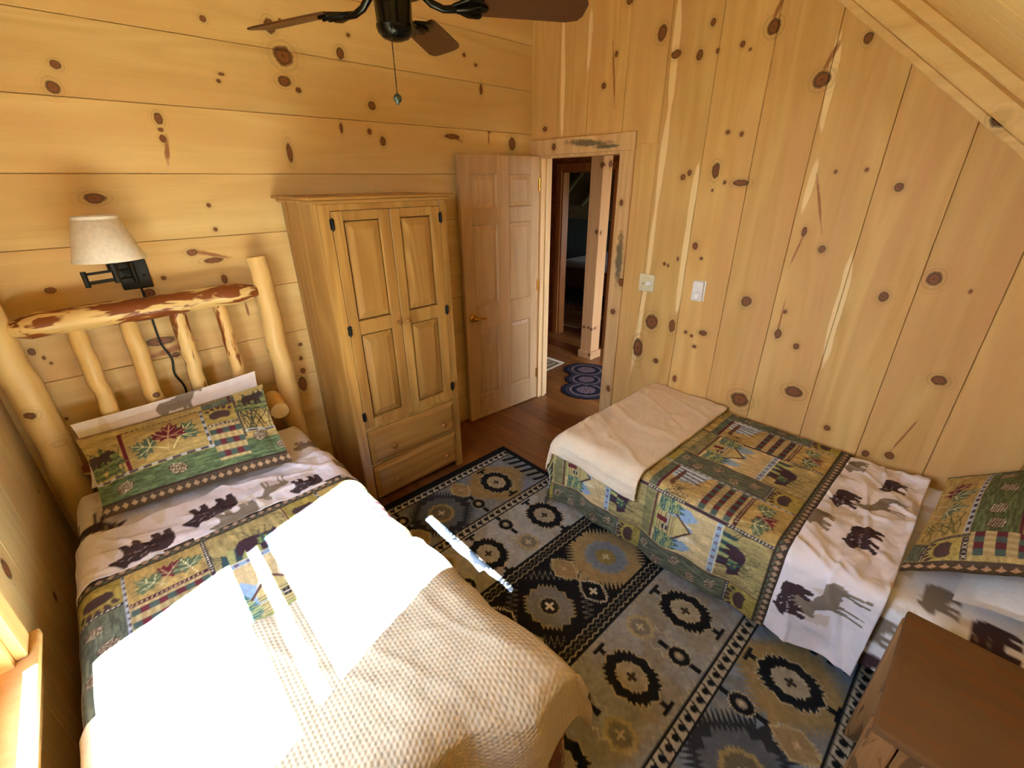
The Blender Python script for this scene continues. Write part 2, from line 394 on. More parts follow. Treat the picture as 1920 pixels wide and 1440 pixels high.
M_TRIM = wood('pine_trim', (226, 192, 142), (196, 152, 98), 'z', [((XB - .02, 1.83, .98), (.2, .022, .02), (0, 0, 0)), ((XB - .02, 1.84, 1.72), (.2, .014, .02), (0, 0, 0)),
              ((XB - .02, 1.81, .36), (.2, .018, .026), (0, 0, 0)), ((XB - .02, 2.46, 2.08), (.2, .02, .02), (0, 0, 0)), ((XB - .02, 1.785, 1.2), (.2, .02, .03), (0, 0, 0))],
              streak=((92, 84, 66), [((XB - .02, 1.82, 1.36), (.3, .035, .21), (0, 0, 0)), ((XB - .02, 2.16, 2.09), (.3, .23, .026), (math.radians(4), 0, 0)), ((XB - .02, 2.0, 2.06), (.3, .12, .014), (0, 0, 0))]), rough=.5, ring=.6)
M_BEAM = wood('pine_beam', (240, 210, 148), (216, 176, 112), 'y', [((XB - .03, .16, 2.06), (.06, .03, .03), (0, 0, 0))], rough=.5, ring=.5)
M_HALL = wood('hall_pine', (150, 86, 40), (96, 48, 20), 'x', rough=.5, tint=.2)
M_DARK = plain('shadow_gap', (52, 30, 14), .9)

# ---------------------------------------------------------------- floor
mb = MB()
x = -.9; q = random.Random(4)
while x < 8.2:
    w = .185
    mb.box(x, x + w - .002, -1.0, 6.6, -.03, 0, .0015)
    x += w
o = mb.build('floor', M_FLOOR); struct(o, 'orange brown pine plank floor running through the doorway', 'floor')

# ---------------------------------------------------------------- wall_back (boards across)
mb = MB(); zs = [0.0, .234, .511, .788, 1.065, 1.341, 1.619, 1.902, 2.176, 2.449, 2.722, 2.997, ZF]
for a, b in zip(zs[:-1], zs[1:]): mb.box(XC - .16, XB + .10, YA, YA + .025, a + .001, b - .001, .0022)
mb.box(XC - .16, XB + .10, YA + .024, YA + .1, 0, ZF)
o = mb.build('wall_back', M_WA); struct(o, 'back wall of wide knotty pine boards laid across behind headboard and wardrobe', 'wall')

# ---------------------------------------------------------------- wall_right (upright boards, doorway)
DY0, DY1, DZ = 1.878, 2.600, 2.030
mb = MB(); ys = [YN, -.60, -.335, -.052, .223, .495, .792, 1.06, 1.336, 1.628, 1.897, 2.185, 2.452, YA]
def upright(mb, x0, x1, y0, y1, z0):
    n0 = len(mb.v); mb.box(x0, x1, y0 + .001, y1 - .001, z0, 9, .0022)
    for i in range(n0, len(mb.v)):
        p = mb.v[i]
        if p[2] > 5: mb.v[i] = (p[0], p[1], roof(p[1]) + .02)
for a, b in zip(ys[:-1], ys[1:]):
    lo, hi = max(a, DY0), min(b, DY1)
    if hi <= lo: upright(mb, XB, XB + .025, a, b, 0); continue
    if a < DY0: mb.box(XB, XB + .025, a, DY0, 0, DZ + .03)
    if b > DY1: mb.box(XB, XB + .025, DY1, b, 0, DZ + .03)
    upright(mb, XB, XB + .025, a, b, DZ + .03)
mb.box(XB + .024, XB + .10, YN, DY0, 0, 1.41); mb.box(XB + .024, XB + .10, 1.6, DY0, 1.40, DZ + .04); mb.box(XB + .024, XB + .10, DY1, YA, 0, DZ + .04)
for i in range(24):
    a = YN + (YA - YN) * i / 24; b = YN + (YA - YN) * (i + 1) / 24
    mb.box(XB + .024, XB + .10, a, b, DZ + .03 if (b > DY0 and a < DY1) else min(1.4, roof(a)), roof(a))
o = mb.build('wall_right', M_WB); struct(o, 'right wall of upright knotty pine boards with the doorway', 'wall')

# ---------------------------------------------------------------- wall_left (window wall)
WY0, WY1, WZ0, WZ1 = .575, 1.435, .705, 2.40
mb = MB(); ys = [YN - .05, -.45, -.17, .11, .39, WY0, .95, WY1, 1.535, 1.81, 2.09, 2.37, YA]
def upright_z(mb, x0, x1, y0, y1, z0, z1=None):
    if z1 is None: upright(mb, x0, x1, y0, y1, z0)
    else: mb.box(x0, x1, y0 + .001, y1 - .001, z0, z1, .0022)
for a, b in zip(ys[:-1], ys[1:]):
    if a >= WY0 - .001 and b <= WY1 + .001:
        upright_z(mb, XC - .025, XC, a, b, 0, WZ0); upright_z(mb, XC - .025, XC, a, b, WZ1)
        mb.box(XC - .16, XC - .024, a, b, 0, WZ0); mb.box(XC - .16, XC - .024, a, b, WZ1, roof(a))
    else:
        upright_z(mb, XC - .025, XC, a, b, 0)
        n = 4
        for i in range(n):
            aa = a + (b - a) * i / n; bb = a + (b - a) * (i + 1) / n
            mb.box(XC - .16, XC - .024, aa, bb, 0, roof(bb))
o = mb.build('wall_left', M_WC); struct(o, 'left wall of upright pine boards with the sunny window', 'wall')

# ---------------------------------------------------------------- low wall behind the camera, ceiling
mb = MB(); mb.box(XC - .16, XB + .1, YN - .06, YN, 0, roof(YN) + .03)
o = mb.build('wall_near', M_WA); struct(o, 'low pine knee wall under the eaves', 'wall')
th = math.atan(SL)
Mroof = Matrix.Translation((0, 0, 2.055)) @ Matrix.Rotation(th, 4, 'X')
s0 = (YN - .10) / math.cos(th); s1 = ((ZF - 2.055) / SL) / math.cos(th)
mb = MB(); x = XC - .16
while x < XB + .1:
    w = min(.27, XB + .1 - x)
    mb.box(x + .001, x + w - .001, s0, s1, 0, .05, .002, Mroof); x += .27
mb.box(XC - .17, XB + .12, (ZF - 2.055) / SL - .08, YA + .12, ZF, ZF + .06)
mb.box(XC - .20, XB + .12, s0, s1 + .06, .052, .12, 0, Mroof)
o = mb.build('ceiling', M_CEIL); struct(o, 'sloping pine board ceiling', 'ceiling')
# stepped beam where slope meets the door wall
mb = MB()
Mb = Matrix.Translation((0, 0, 1.868)) @ Matrix.Rotation(th, 4, 'X')
hh = (2.055 - 1.868) * math.cos(th)
mb.box(XB - .030, XB - .0005, -.86, 1.75, .0, .030, .004, Mb)
mb.box(XB - .115, XB - .0005, -.86, 1.75, .030, hh - .040, .012, Mb)
mb.box(XB - .135, XB - .0005, -.86, 1.75, hh - .0405, hh + .004, .010, Mb)
o = mb.build('trim_1', M_BEAM); struct(o, 'pine beam and trim along the slope of the ceiling', 'trim')

# ---------------------------------------------------------------- door casing and jambs
mb = MB()
mb.box(XB - .020, XB, DY0 - .100, DY0, 0, DZ, .003)
mb.box(XB - .020, XB, DY0 - .100, YA - .001, DZ, DZ + .102, .003)
mb.box(XB - .020, XB, DY1 + .012, YA - .001, 0, DZ, .003)
o = mb.build('trim_2', M_TRIM); struct(o, 'blue stained pine casing around the doorway', 'door casing')
mb = MB()
mb.box(XB - .002, XB + .115, DY0, DY0 + .018, 0, DZ - .0, .001); mb.box(XB - .002, XB + .115, DY1 - .018 + .012, DY1 + .012, 0, DZ, .001)
mb.box(XB - .002, XB + .115, DY0 + .018, DY1 - .006, DZ - .018, DZ, .001)
mb.box(XB + .045, XB + .08, DY0 + .018, DY0 + .030, 0, DZ - .018); mb.box(XB + .045, XB + .08, DY1 - .018, DY1 - .006, 0, DZ - .018)
o = mb.build('trim_3', M_TRIM); struct(o, 'pine jambs lining the doorway', 'door jamb')

# ---------------------------------------------------------------- six panel door, open against the back wall
M_DOOR = wood('pine_door', (200, 166, 120), (178, 140, 94), 'z', rough=.42, ring=.6, tint=.08, contrast=.9)
M_BRASS = plain('polished_brass', (214, 160, 70), .22, 1.0)
def raised_panel(mb, x0, x1, z0, z1, y, rec=.010, lip=.010, slope=.035, rise=.008):
    """moulded edge stepping down, bevel rising to a raised field (faces -y)"""
    def ring(i): return [(x0 + i, z0 + i), (x1 - i, z0 + i), (x1 - i, z1 - i), (x0 + i, z1 - i)]
    lv = [(ring(0), y), (ring(lip), y + rec), (ring(lip + .004), y + rec), (ring(lip + slope), y + rec - rise)]
    vs = [(a, yy, c) for r, yy in lv for a, c in r]; fs = []
    for k in range(3):
        for i in range(4):
            j = (i + 1) % 4; fs.append((k * 4 + i, k * 4 + j, k * 4 + 4 + j, k * 4 + 4 + i))
    fs.append((12, 13, 14, 15)); mb.add(vs, fs)
def framed_panels(mb, x0, x1, z0, z1, y, yb, panels, bev=.002, **k):
    """stiles and rails around a set of raised panels"""
    xs = sorted({x0, x1, *[p[0] for p in panels], *[p[1] for p in panels]})
    cols = sorted({(p[0], p[1]) for p in panels}); edge = [x0] + [v for c in cols for v in c] + [x1]
    for a, b in zip(edge[0::2], edge[1::2]): mb.box(a, b, y, yb, z0, z1, bev)
    for c in cols:
        ps = sorted([p for p in panels if (p[0], p[1]) == c], key=lambda p: p[2])
        e = [z0] + [v for p in ps for v in (p[2], p[3])] + [z1]
        for a, b in zip(e[0::2], e[1::2]): mb.box(c[0], c[1], y + .0004, yb - .0004, a, b, 0)
    for p in panels:
        raised_panel(mb, *p, y, **k)
        mb.box(p[0], p[1], y + .013, yb - .004, p[2], p[3])
DH = Vector((2.694, 2.598, .012))
ang = math.atan2(2.640 - 2.598, -(2.694 - 1.968)) - PI
mb = MB()   # local: hinge at 0, door towards -x, front towards -y
cols = [(-.632, -.405), (-.292, -.072)]; rows = [(.215, .795), (.975, 1.575), (1.68, 1.905)]
framed_panels(mb, -.724, 0, 0, 2.012, 0, .035, [(a, b, c - .012, d - .012) for a, b in cols for c, d in rows], slope=.03, rec=.011, rise=.008)
door = mb.build('door_1', M_DOOR); door.location = DH; door.rotation_euler = (0, 0, ang)
struct(door, 'open pale pine six panel door folded back beside the wardrobe', 'door')
mb = MB(); Mx = Matrix.Translation((-.665, 0, .885)) @ Matrix.Rotation(PI / 2, 4, 'X')
mb.lathe([(0, 0), (.030, 0), (.031, .004), (.024, .009), (.012, .011), (.010, .034), (.016, .038), (.016, .046), (0, .048)], M=Mx)
mb.tube([(-.665, -.042, .885), (-.635, -.046, .886), (-.60, -.047, .883), (-.565, -.044, .878)], [.010, .009, .008, .006], 10)
o = mb.build('door_handle', M_BRASS, door); o['label'] = 'brass lever handle'
for z in (.25, 1.05, 1.82):
    mb = MB(); mb.tube([(.006, -.006, z - .045), (.006, -.006, z + .045)], .006, 8); mb.box(-.001, .004, -.006, .03, z - .044, z + .044)
    mb.build('door_hinge', M_BRASS, door)

# ---------------------------------------------------------------- window_1
M_WIN = wood('window_timber', (222, 184, 124), (190, 146, 88), 'z', rough=.5)
mb = MB()
mb.box(XC - .16, XC, WY0, WY0 + .018, .73, WZ1); mb.box(XC - .16, XC, WY1 - .018, WY1, .73, WZ1); mb.box(XC - .16, XC, WY0, WY1, WZ1 - .018, WZ1)
win = mb.build('window_1', M_WIN); struct(win, 'double hung window in the left wall letting the sun in', 'window')
def sash(name, x0, x1, z0, z1, bot, top, st=.045):
    mb = MB(); a, b = WY0 + .02, WY1 - .02
    mb.box(x0, x1, a, a + st, z0, z1, .002); mb.box(x0, x1, b - st, b, z0, z1, .002)
    mb.box(x0, x1, a + st, b - st, z0, z0 + bot, .002); mb.box(x0, x1, a + st, b - st, z1 - top, z1, .002)
    o = mb.build(name, M_WIN, win)
    g = MB(); xm = (x0 + x1) / 2
    g.box(xm - .002, xm + .002, a + st, b - st, z0 + bot, z1 - top); gl = g.build('pane', GLASS, o)
    return o
# thin-walled clear glass
N = NT('clear_glass'); N.t.nodes.remove(N.b)
tr = N.n('ShaderNodeBsdfTransparent'); tr.inputs[0].default_value = (.95, .97, .96, 1)
gl = N.n('ShaderNodeBsdfGlossy'); gl.inputs['Roughness'].default_value = .02
mx = N.n('ShaderNodeMixShader'); mx.inputs[0].default_value = .05; N.l(tr.outputs[0], mx.inputs[1]); N.l(gl.outputs[0], mx.inputs[2]); N.l(mx.outputs[0], N.out.inputs[0])
GLASS = N.m
sash('upper_sash', -.545, -.520, 1.465, 2.38, .064, .065)
sash('lower_sash', -.492, -.476, .735, 1.566, .065, .037)
mb = MB(); mb.box(XC - .16, -.402, WY0 - .10, WY1 + .10, .702, .730, .004); sill = mb.build('sill', M_WIN, win)
mb = MB()
mb.box(XC, XC + .024, WY0 - .09, WY0, .73, WZ1, .003); mb.box(XC, XC + .024, WY1, WY1 + .085, .73, WZ1, .003); mb.box(XC, XC + .024, WY0 - .09, WY1 + .085, WZ1, WZ1 + .09, .003)
mb.build('casing', M_WIN, win)
mb = MB(); mb.box(XC, XC + .018, WY0 - .07, WY1 + .065, .62, .701, .003); mb.build('apron', M_WIN, win)
# ---------------------------------------------------------------- hallway and the room beyond
HX = 4.30; HC = 2.42
mb = MB()
mb.box(XB + .1, HX, 4.01, 4.10, 0, HC)                                   # end wall on the left
mb.box(XB + .0, XB + .1, YA + .101, 4.10, 0, HC)
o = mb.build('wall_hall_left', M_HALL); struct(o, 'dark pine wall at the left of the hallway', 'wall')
mb = MB()
D2A, D2B, D2Z = 3.02, 3.76, 1.96
for z0, z1 in zip([0, .28, .56, .84, 1.12, 1.40, 1.68, 1.96, 2.2], [.28, .56, .84, 1.12, 1.40, 1.68, 1.96, 2.2, HC]):
    mb.box(HX, HX + .10, D2B, 4.1, z0 + .001, z1 - .001, .002)
    if z0 >= 1.95: mb.box(HX, HX + .10, D2A, D2B, z0 + .001, z1 - .001, .002)
    mb.box(HX, HX + .10, .2, D2A, z0 + .001, z1 - .001, .002)
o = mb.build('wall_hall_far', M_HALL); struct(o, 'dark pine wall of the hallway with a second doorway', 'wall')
mb = MB()
mb.box(HX - .02, HX, D2B, D2B + .075, 0, D2Z, .003); mb.box(HX - .02, HX, D2A - .075, D2A, 0, D2Z, .003)
mb.box(HX - .02, HX, D2A - .075, D2B + .075, D2Z, D2Z + .075, .003)
mb.box(HX - .002, HX + .102, D2B - .02, D2B, 0, D2Z); mb.box(HX - .002, HX + .102, D2A, D2A + .02, 0, D2Z); mb.box(HX - .002, HX + .102, D2A, D2B, D2Z - .02, D2Z)
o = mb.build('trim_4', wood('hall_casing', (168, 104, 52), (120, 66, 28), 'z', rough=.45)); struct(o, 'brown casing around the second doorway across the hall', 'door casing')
mb = MB(); mb.box(XB + .1, 8.1, -.1, 6.6, HC, HC + .05)
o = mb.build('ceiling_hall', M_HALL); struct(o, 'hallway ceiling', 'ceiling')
mb = MB()                                                             # unseen end of the hall, opening added to let sky light in
mb.box(XB + .1, HX + .1, .10, .2, 0, .4); mb.box(XB + .1, HX + .1, .10, .2, 2.25, HC); mb.box(XB + .1, 2.95, .10, .2, .4, 2.25); mb.box(4.15, HX + .1, .10, .2, .4, 2.25)
o = mb.build('wall_hall_right', M_HALL); struct(o, 'unseen end wall of the hallway with an opening added to light it', 'wall')
# square timber post with base block
M_POST = wood('post_timber', (226, 182, 130), (196, 146, 94), 'z', [((a - 3.93, b - 2.93, c), r, q) for (a, b, c), r, q in [((3.85, 2.97, .36), (.06, .02, .012), (0, 0, 0)), ((3.85, 2.91, .365), (.06, .014, .012), (0, 0, 0)),
     ((3.86, 2.87, .355), (.06, .016, .014), (0, 0, 0)), ((3.9, 2.85, .36), (.02, .06, .014), (0, 0, 0)), ((3.85, 2.885, 1.38), (.05, .018, .02), (0, 0, 0)),
     ((3.88, 2.85, 1.37), (.014, .05, .02), (0, 0, 0)), ((3.85, 2.87, 1.99), (.05, .02, .024), (0, 0, 0)), ((3.96, 2.85, 2.0), (.03, .05, .03), (0, 0, 0)), ((3.85, 2.86, .06), (.05, .014, .02), (0, 0, 0))]], rough=.5, heart=((204, 150, 100), .6))
t = thing('timber_post', (3.93, 2.93, 0), 'square pine timber post standing in the hallway beyond the doorway', 'post')
mb = MB(); mb.box(3.85, 4.00, 2.855, 3.005, .0, HC - .001, .004); mb.box(3.849, 4.0005, 2.935, 2.9375, .02, HC - .002); mb.build('post', M_POST, t, (3.93, 2.93, 0))
mb = MB(); mb.box(3.832, 4.018, 2.837, 3.023, 0, .085, .004); mb.build('base_trim', M_POST, t, (3.93, 2.93, 0))
# far bedroom shell
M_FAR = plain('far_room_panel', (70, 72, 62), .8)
mb = MB(); mb.box(7.6, 7.7, 2.6, 6.6, 0, 1.16); mb.box(HX + .1, 7.7, 6.5, 6.6, 0, HC)
mb.box(HX + .0, HX + .1, 4.1, 6.6, 0, HC)
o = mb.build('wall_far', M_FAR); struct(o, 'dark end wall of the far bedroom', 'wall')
mb = MB(); mb.box(7.55, 7.6, 2.6, 6.5, 1.14, 1.40, .004); mb.box(7.6, 7.7, 2.6, 6.5, 1.16, HC)
o = mb.build('trim_5', wood('far_board', (150, 124, 88), (116, 92, 60), 'y')); struct(o, 'horizontal board on the wall of the far bedroom', 'trim')
mb = MB()
for i in range(4):
    y = 5.0 + i * .62; p0 = Vector((7.5, y + 1.0, 1.42)); p1 = Vector((7.5, y, 2.40))
    d = (p1 - p0).normalized(); M = Matrix.Translation(p0) @ d.to_track_quat('Z', 'Y').to_matrix().to_4x4()
    mb.box(-.03, .03, -.02, .02, -.02, (p1 - p0).length, 0, M)
o = mb.build('trim_6', plain('far_rafter', (176, 164, 120), .6)); struct(o, 'pale rafters sloping up in the far bedroom', 'trim')
mb = MB(); mb.box(HX + .1, 5.6, 2.5, 2.6, 0, HC); mb.box(6.5, 7.7, 2.5, 2.6, 0, HC); mb.box(5.6, 6.5, 2.5, 2.6, 0, .9); mb.box(5.6, 6.5, 2.5, 2.6, 1.7, HC)  # opening in this side wall added to let sky light into the dark room
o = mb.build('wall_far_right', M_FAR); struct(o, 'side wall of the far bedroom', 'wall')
# far bed
t = thing('platform_bed', (6.6, 4.75, 0), 'bed with a pale cover seen through the second doorway', 'bed')
B0 = (6.6, 4.75, 0)
mb = MB(); mb.box(5.97, 7.4, 3.75, 5.10, .16, .50, .03, None, 2, True); mb.build('bed_base', plain('brown_valance', (120, 74, 44), .8), t, B0)
mb = MB(); mb.box(5.96, 7.41, 3.74, 5.11, .50, .64, .05, None, 3, True); mb.build('bed_cover', plain('pale_cover', (205, 200, 190), .9), t, B0)
for a, b in ((6.02, 5.05), (6.02, 3.80), (7.35, 5.05), (7.35, 3.80)):
    mb = MB(); mb.tube([(a, b, 0), (a, b, .17)], .022, 10); mb.build('leg', plain('dark_leg', (24, 20, 18), .5), t, B0)

# hall rugs
def flat_rug(name, pts_fn, res, canvas, label, z=.009, cat='rug'): pass
def rug_thing(name, cx, cy, w, h, rot, canvas, mat, label, shape=None, step=.008, fringe=None):
    U = np.arange(0, w + step / 2, step); V = np.arange(0, h + step / 2, step)
    c, s = math.cos(rot), math.sin(rot)
    def f(u, v):
        x = u - w / 2; y = v - h / 2
        return cx + x * c - y * s, cy + x * s + y * c, np.full(u.shape, .010) + .002 * vnoise(u * 20, v * 20, 3)
    o = sheet_mesh(name, U, V, f, mat, canvas, origin=(cx, cy, 0), thick=.009)
    if shape is not None:
        bm = bmesh.new(); bm.from_mesh(o.data); ul = bm.loops.layers.uv.verify()
        kill = [fc for fc in bm.faces if not all(shape(l[ul].uv.x, l[ul].uv.y) for l in fc.loops)]
        bmesh.ops.delete(bm, geom=kill, context='FACES'); bm.to_mesh(o.data); bm.free()
    tag(o, label, 'rug')
    if fringe:
        for e in (-1, 1):
            mb = MB()
            for k in range(int(h / .012)):
                v = -h / 2 + k * .012 + .006
                x0 = e * (w / 2 - .004); x1 = e * (w / 2 + .045)
                a = Vector((x0 * c - v * s, x0 * s + v * c, .006)); b = Vector((x1 * c - v * s, x1 * s + v * c, .004))
                mb.tube([a, b], [.0045, .002], 5)
            x0 = e * (w / 2 - .004); mb.tube([Vector((x0 * c + h / 2 * s, x0 * s - h / 2 * c, .006)), Vector((x0 * c - h / 2 * s, x0 * s + h / 2 * c, .006))], .004, 6)
            mb.build('fringe', fringe, o)
    return o
M_PRINT = cloth('woven_rug_pile', None, fuzz=.4, rough=.95)
# navy lobed oval rug
cv = Canvas(.56, .90, (28, 25, 36), .004)
lob = [(.28, .195, .215), (.28, .45, .19), (.28, .705, .215)]
for i, (a, b, r) in enumerate(lob):
    for rr_, colr in ((r * .86, (66, 58, 62)), (r * .80, (28, 25, 36)), (r * .72, (116, 98, 92)), (r * .63, (28, 25, 36))): cv.ell(a, b, rr_ * 1.05, rr_ * .9, colr)
for i, (a, b, r) in enumerate(lob):
    cv.ell(a, b, r * .60, r * .50, (28, 25, 36)); cv.ell(a, b, r * .42, r * .36, (112, 90, 90))
    for k in range(14):
        an = k * 2.4; q = math.sqrt(k / 14) * r * .38; cv.ell(a + q * math.cos(an), b + q * math.sin(an) * .85, .012, .009, (64, 50, 60))
sh = lambda u, v: any(((u - a) / (r * 1.15)) ** 2 + ((v - b) / (r * .88)) ** 2 < 1 for a, b, r in lob)
rug_thing('oval_rug', 3.36, 2.52, .56, .90, -.91, cv, M_PRINT, 'navy lobed oval rug on the hallway floor beside the post', sh)
# fringed rugs
M_FR = plain('cream_fringe', (206, 190, 160), .9)
def small_rug(w, h, a, b):
    cv = Canvas(w, h, a, .004)
    cv.rect(.03, .03, w - .03, h - .03, (92, 70, 52)); cv.rect(.05, .05, w - .05, h - .05, a)
    cv.rect(.09, .09, w - .09, h - .09, b)
    for i in range(int(w / .1)):
        for j in range(int(h / .1)): cv.ell(.1 + i * .1, .1 + j * .1, .025, .018, (110, 84, 60), .6)
    return cv
rug_thing('fringed_rug', 3.21, 3.395, .58, .86, .05, small_rug(.58, .86, (182, 160, 126), (140, 110, 78)), M_PRINT, 'cream patterned rug with fringe just inside the hallway at left', fringe=M_FR)
rug_thing('runner_rug', 4.98, 4.02, .62, .60, .05, small_rug(.62, .60, (178, 150, 112), (150, 112, 74)), M_PRINT, 'small tan rug on the floor inside the second doorway', fringe=M_FR)
cvd = small_rug(1.5, .8, (70, 60, 50), (46, 36, 34)); rug_thing('bedside_rug', 6.0, 4.75, 1.5, .8, 1.45, cvd, M_PRINT, 'dark patterned rug in front of the bed in the far room')
# ---------------------------------------------------------------- wardrobe
M_WARD = wood('stained_wardrobe_wood', (196, 152, 82), (136, 92, 40), 'z', rough=.36, ring=.6, tint=.2, contrast=1.0, spec=.45, heart=((150, 102, 46), .6))
M_WARDX = wood('stained_drawer_wood', (194, 148, 80), (134, 90, 40), 'x', rough=.38, ring=.7, tint=.12, contrast=1.0, spec=.45, heart=((150, 102, 46), .5))
M_BLACK = plain('black_iron', (22, 22, 20), .45, .6)
M_KNOB = wood('turned_knob', (170, 118, 58), (120, 76, 34), 'y', rough=.35)
wx0, wx1, wyf, wyb = .838, 1.560, 2.222, YA - .012
O = (1.2, 2.45, 0)
t = thing('wardrobe', O, 'tall stained wooden wardrobe with two panelled doors over two drawers, beside the log bed', 'wardrobe')
mb = MB()
mb.box(wx0, wx0 + .022, wyf + .02, wyb, 0, 1.768, .002); mb.box(wx1 - .022, wx1, wyf + .02, wyb, 0, 1.768, .002)
mb.box(wx0 - .0, wx0 + .056, wyf, wyf + .022, 0, 1.768, .003); mb.box(wx1 - .052, wx1, wyf, wyf + .022, 0, 1.768, .003)
mb.box(wx0 + .056, wx1 - .052, wyf, wyf + .022, 1.736, 1.768, .002)
mb.box(wx0 + .056, wx1 - .052, wyf + .001, wyf + .022, .528, .552, .001); mb.box(wx0 + .056, wx1 - .052, wyf + .001, wyf + .022, .286, .300, .001)
mb.box(wx0 + .02, wx1 - .02, wyb - .012, wyb, .04, 1.76); mb.box(wx0 + .02, wx1 - .02, wyf + .03, wyb - .012, .52, .54); mb.box(wx0 + .02, wx1 - .02, wyf + .03, wyb - .012, .06, .08)
# side frame
mb.box(wx0 - .005, wx0 + .001, wyb - .06, wyb, 0, 1.768, .002); mb.box(wx0 - .005, wx0 + .001, wyf, wyf + .075, 0, 1.768, .002)
mb.build('carcass', M_WARD, t, O)
mb = MB(); mb.box(wx0 - .052, wx1 + .034, wyf - .035, wyb, 1.786, 1.800, .004); mb.box(wx0 - .03, wx1 + .02, wyf - .018, wyb, 1.768, 1.786, .005)
mb.build('cornice', M_WARDX, t, O)
def ward_door(x0, x1, kx, hx, nm):
    mb = MB(); z0, z1 = .552, 1.735; s = .062 if x1 - x0 > .31 else .056
    framed_panels(mb, x0, x1, z0, z1, wyf - .004, wyf + .018, [(x0 + s, x1 - s, .606, 1.112), (x0 + s, x1 - s, 1.187, 1.692)], bev=.0025, slope=.042, rec=.013, lip=.004, rise=.012)
    d = mb.build('door', M_WARD, t, O)
    mb = MB(); Mx = Matrix.Translation((kx, wyf - .004, 1.138)) @ Matrix.Rotation(PI / 2, 4, 'X')
    mb.lathe([(0, 0), (.008, 0), (.006, .008), (.010, .014), (.014, .020), (.011, .027), (0, .029)], M=Mx, seg=20)
    k = mb.build('knob', M_KNOB, d, O); k.location = (0, 0, 0)
    for z in (.633, 1.148, 1.676):
        mb = MB(); mb.tube([(hx, wyf - .009, z - .030), (hx, wyf - .012, z - .020), (hx, wyf - .012, z + .020), (hx, wyf - .009, z + .030)], [.003, .006, .006, .003], 10)
        mb.box(hx - .011, hx + .011, wyf - .008, wyf - .0045, z - .024, z + .024, .001); mb.build('hinge', M_BLACK, d, O)
ward_door(.895, 1.200, 1.178, .893, 'a'); ward_door(1.203, 1.508, 1.228, 1.510, 'b')
for z0, z1, kz in ((.302, .526, .392), (.050, .284, .148)):
    mb = MB(); x0, x1 = wx0 + .060, wx1 - .054
    mb.box(x0, x1, wyf - .004, wyf + .016, z0, z1, .001)
    def ring(i, y): return [(x0 + i, y, z0 + i), (x1 - i, y, z0 + i), (x1 - i, y, z1 - i), (x0 + i, y, z1 - i)]
    vs = ring(0, wyf - .004) + ring(.004, wyf - .008) + ring(.030, wyf - .019); fs = []
    for k in range(2):
        for i in range(4): fs.append((k * 4 + i, k * 4 + (i + 1) % 4, k * 4 + 4 + (i + 1) % 4, k * 4 + 4 + i))
    fs.append((8, 9, 10, 11)); mb.add(vs, fs)
    d = mb.build('drawer', M_WARDX, t, O)
    for kx in (1.035, 1.402):
        mb = MB(); Mx = Matrix.Translation((kx, wyf - .018, kz)) @ Matrix.Rotation(PI / 2, 4, 'X')
        mb.lathe([(0, 0), (.010, 0), (.007, .006), (.008, .012), (.016, .017), (.015, .024), (0, .027)], M=Mx, seg=20)
        mb.build('knob', M_KNOB, d, O)

# ---------------------------------------------------------------- log bed
LOG_L, LOG_D = (234, 206, 142), (206, 164, 92)
def logmat(n, ax, amt):
    return wood(n, LOG_L, LOG_D, ax, loose_knots(44, -.53, .53, .93, 1.08, .5, 1.5, 'xyz'.index(ax) + 20, .8), rough=.4, ring=.25, tint=.06, spec=.4, heart=((214, 160, 84), .6), blotch=((128, 66, 26), amt, 4.0) if amt else None)
M_LOGX = logmat('peeled_log_rail', 'x', .475); M_LOGZ = logmat('peeled_log_post', 'z', 0); M_LOGZP = logmat('peeled_log_spindle', 'z', .535); M_LOGY = logmat('peeled_log_side', 'y', .6)
def log(mb, a, b, r0, r1, seed, n=14, wob=.006, taper=0.0, seg=20):
    a = Vector(a); b = Vector(b); rnd = random.Random(seed); pts = []; rad = []
    for i in range(n + 1):
        f = i / n; p = a.lerp(b, f)
        p += Vector((rnd.uniform(-1, 1), rnd.uniform(-1, 1), rnd.uniform(-1, 1))) * wob * (1 if 0 < i < n else 0)
        r = (r0 + (r1 - r0) * f) * (1 + .07 * (rnd.random() - .5))
        if taper:
            e = min(f, 1 - f) * (b - a).length
            if e < taper: r *= .55 + .45 * (e / taper) ** .6
        pts.append(p); rad.append(r)
    mb.tube(pts, rad, seg, True, .02, seed)
O = (.13, 1.6, 0)
t = thing('log_bed', O, 'rustic peeled log bed frame with a tall slatted headboard against the back wall', 'bed')
HYp = 2.600
mb = MB(); log(mb, (-.345, HYp + .005, 0), (-.358, HYp, 1.525), .062, .056, 1, 18, .007); mb.build('bedpost', M_LOGZ, t, O)
mb = MB(); log(mb, (.625, HYp, 0), (.628, HYp, 1.520), .062, .046, 2, 18, .007); mb.build('bedpost', M_LOGZ, t, O)
mb = MB(); log(mb, (-.315, HYp - .01, 1.340), (.592, HYp - .01, 1.352), .052, .050, 3, 18, .004, .09); mb.build('top_rail', M_LOGX, t, O)
mb = MB(); log(mb, (-.30, HYp - .012, .66), (.575, HYp - .012, .68), .046, .048, 4, 14, .003, .05); mb.build('lower_rail', M_LOGX, t, O)
for i, (x, m, r) in enumerate(((-.128, M_LOGZ, .034), (.045, M_LOGZ, .037), (.232, M_LOGZP, .036), (.412, M_LOGZP, .031))):
    mb = MB(); log(mb, (x - .005, HYp - .008, .67), (x, HYp - .008, 1.335), r, r * .95, 10 + i, 12, .005, .06); mb.build('spindle', m, t, O)
mb = MB(); log(mb, (.555, 2.50, .335), (.555, .60, .335), .045, .045, 20, 14, .004); mb.build('side_rail', M_LOGY, t, O)
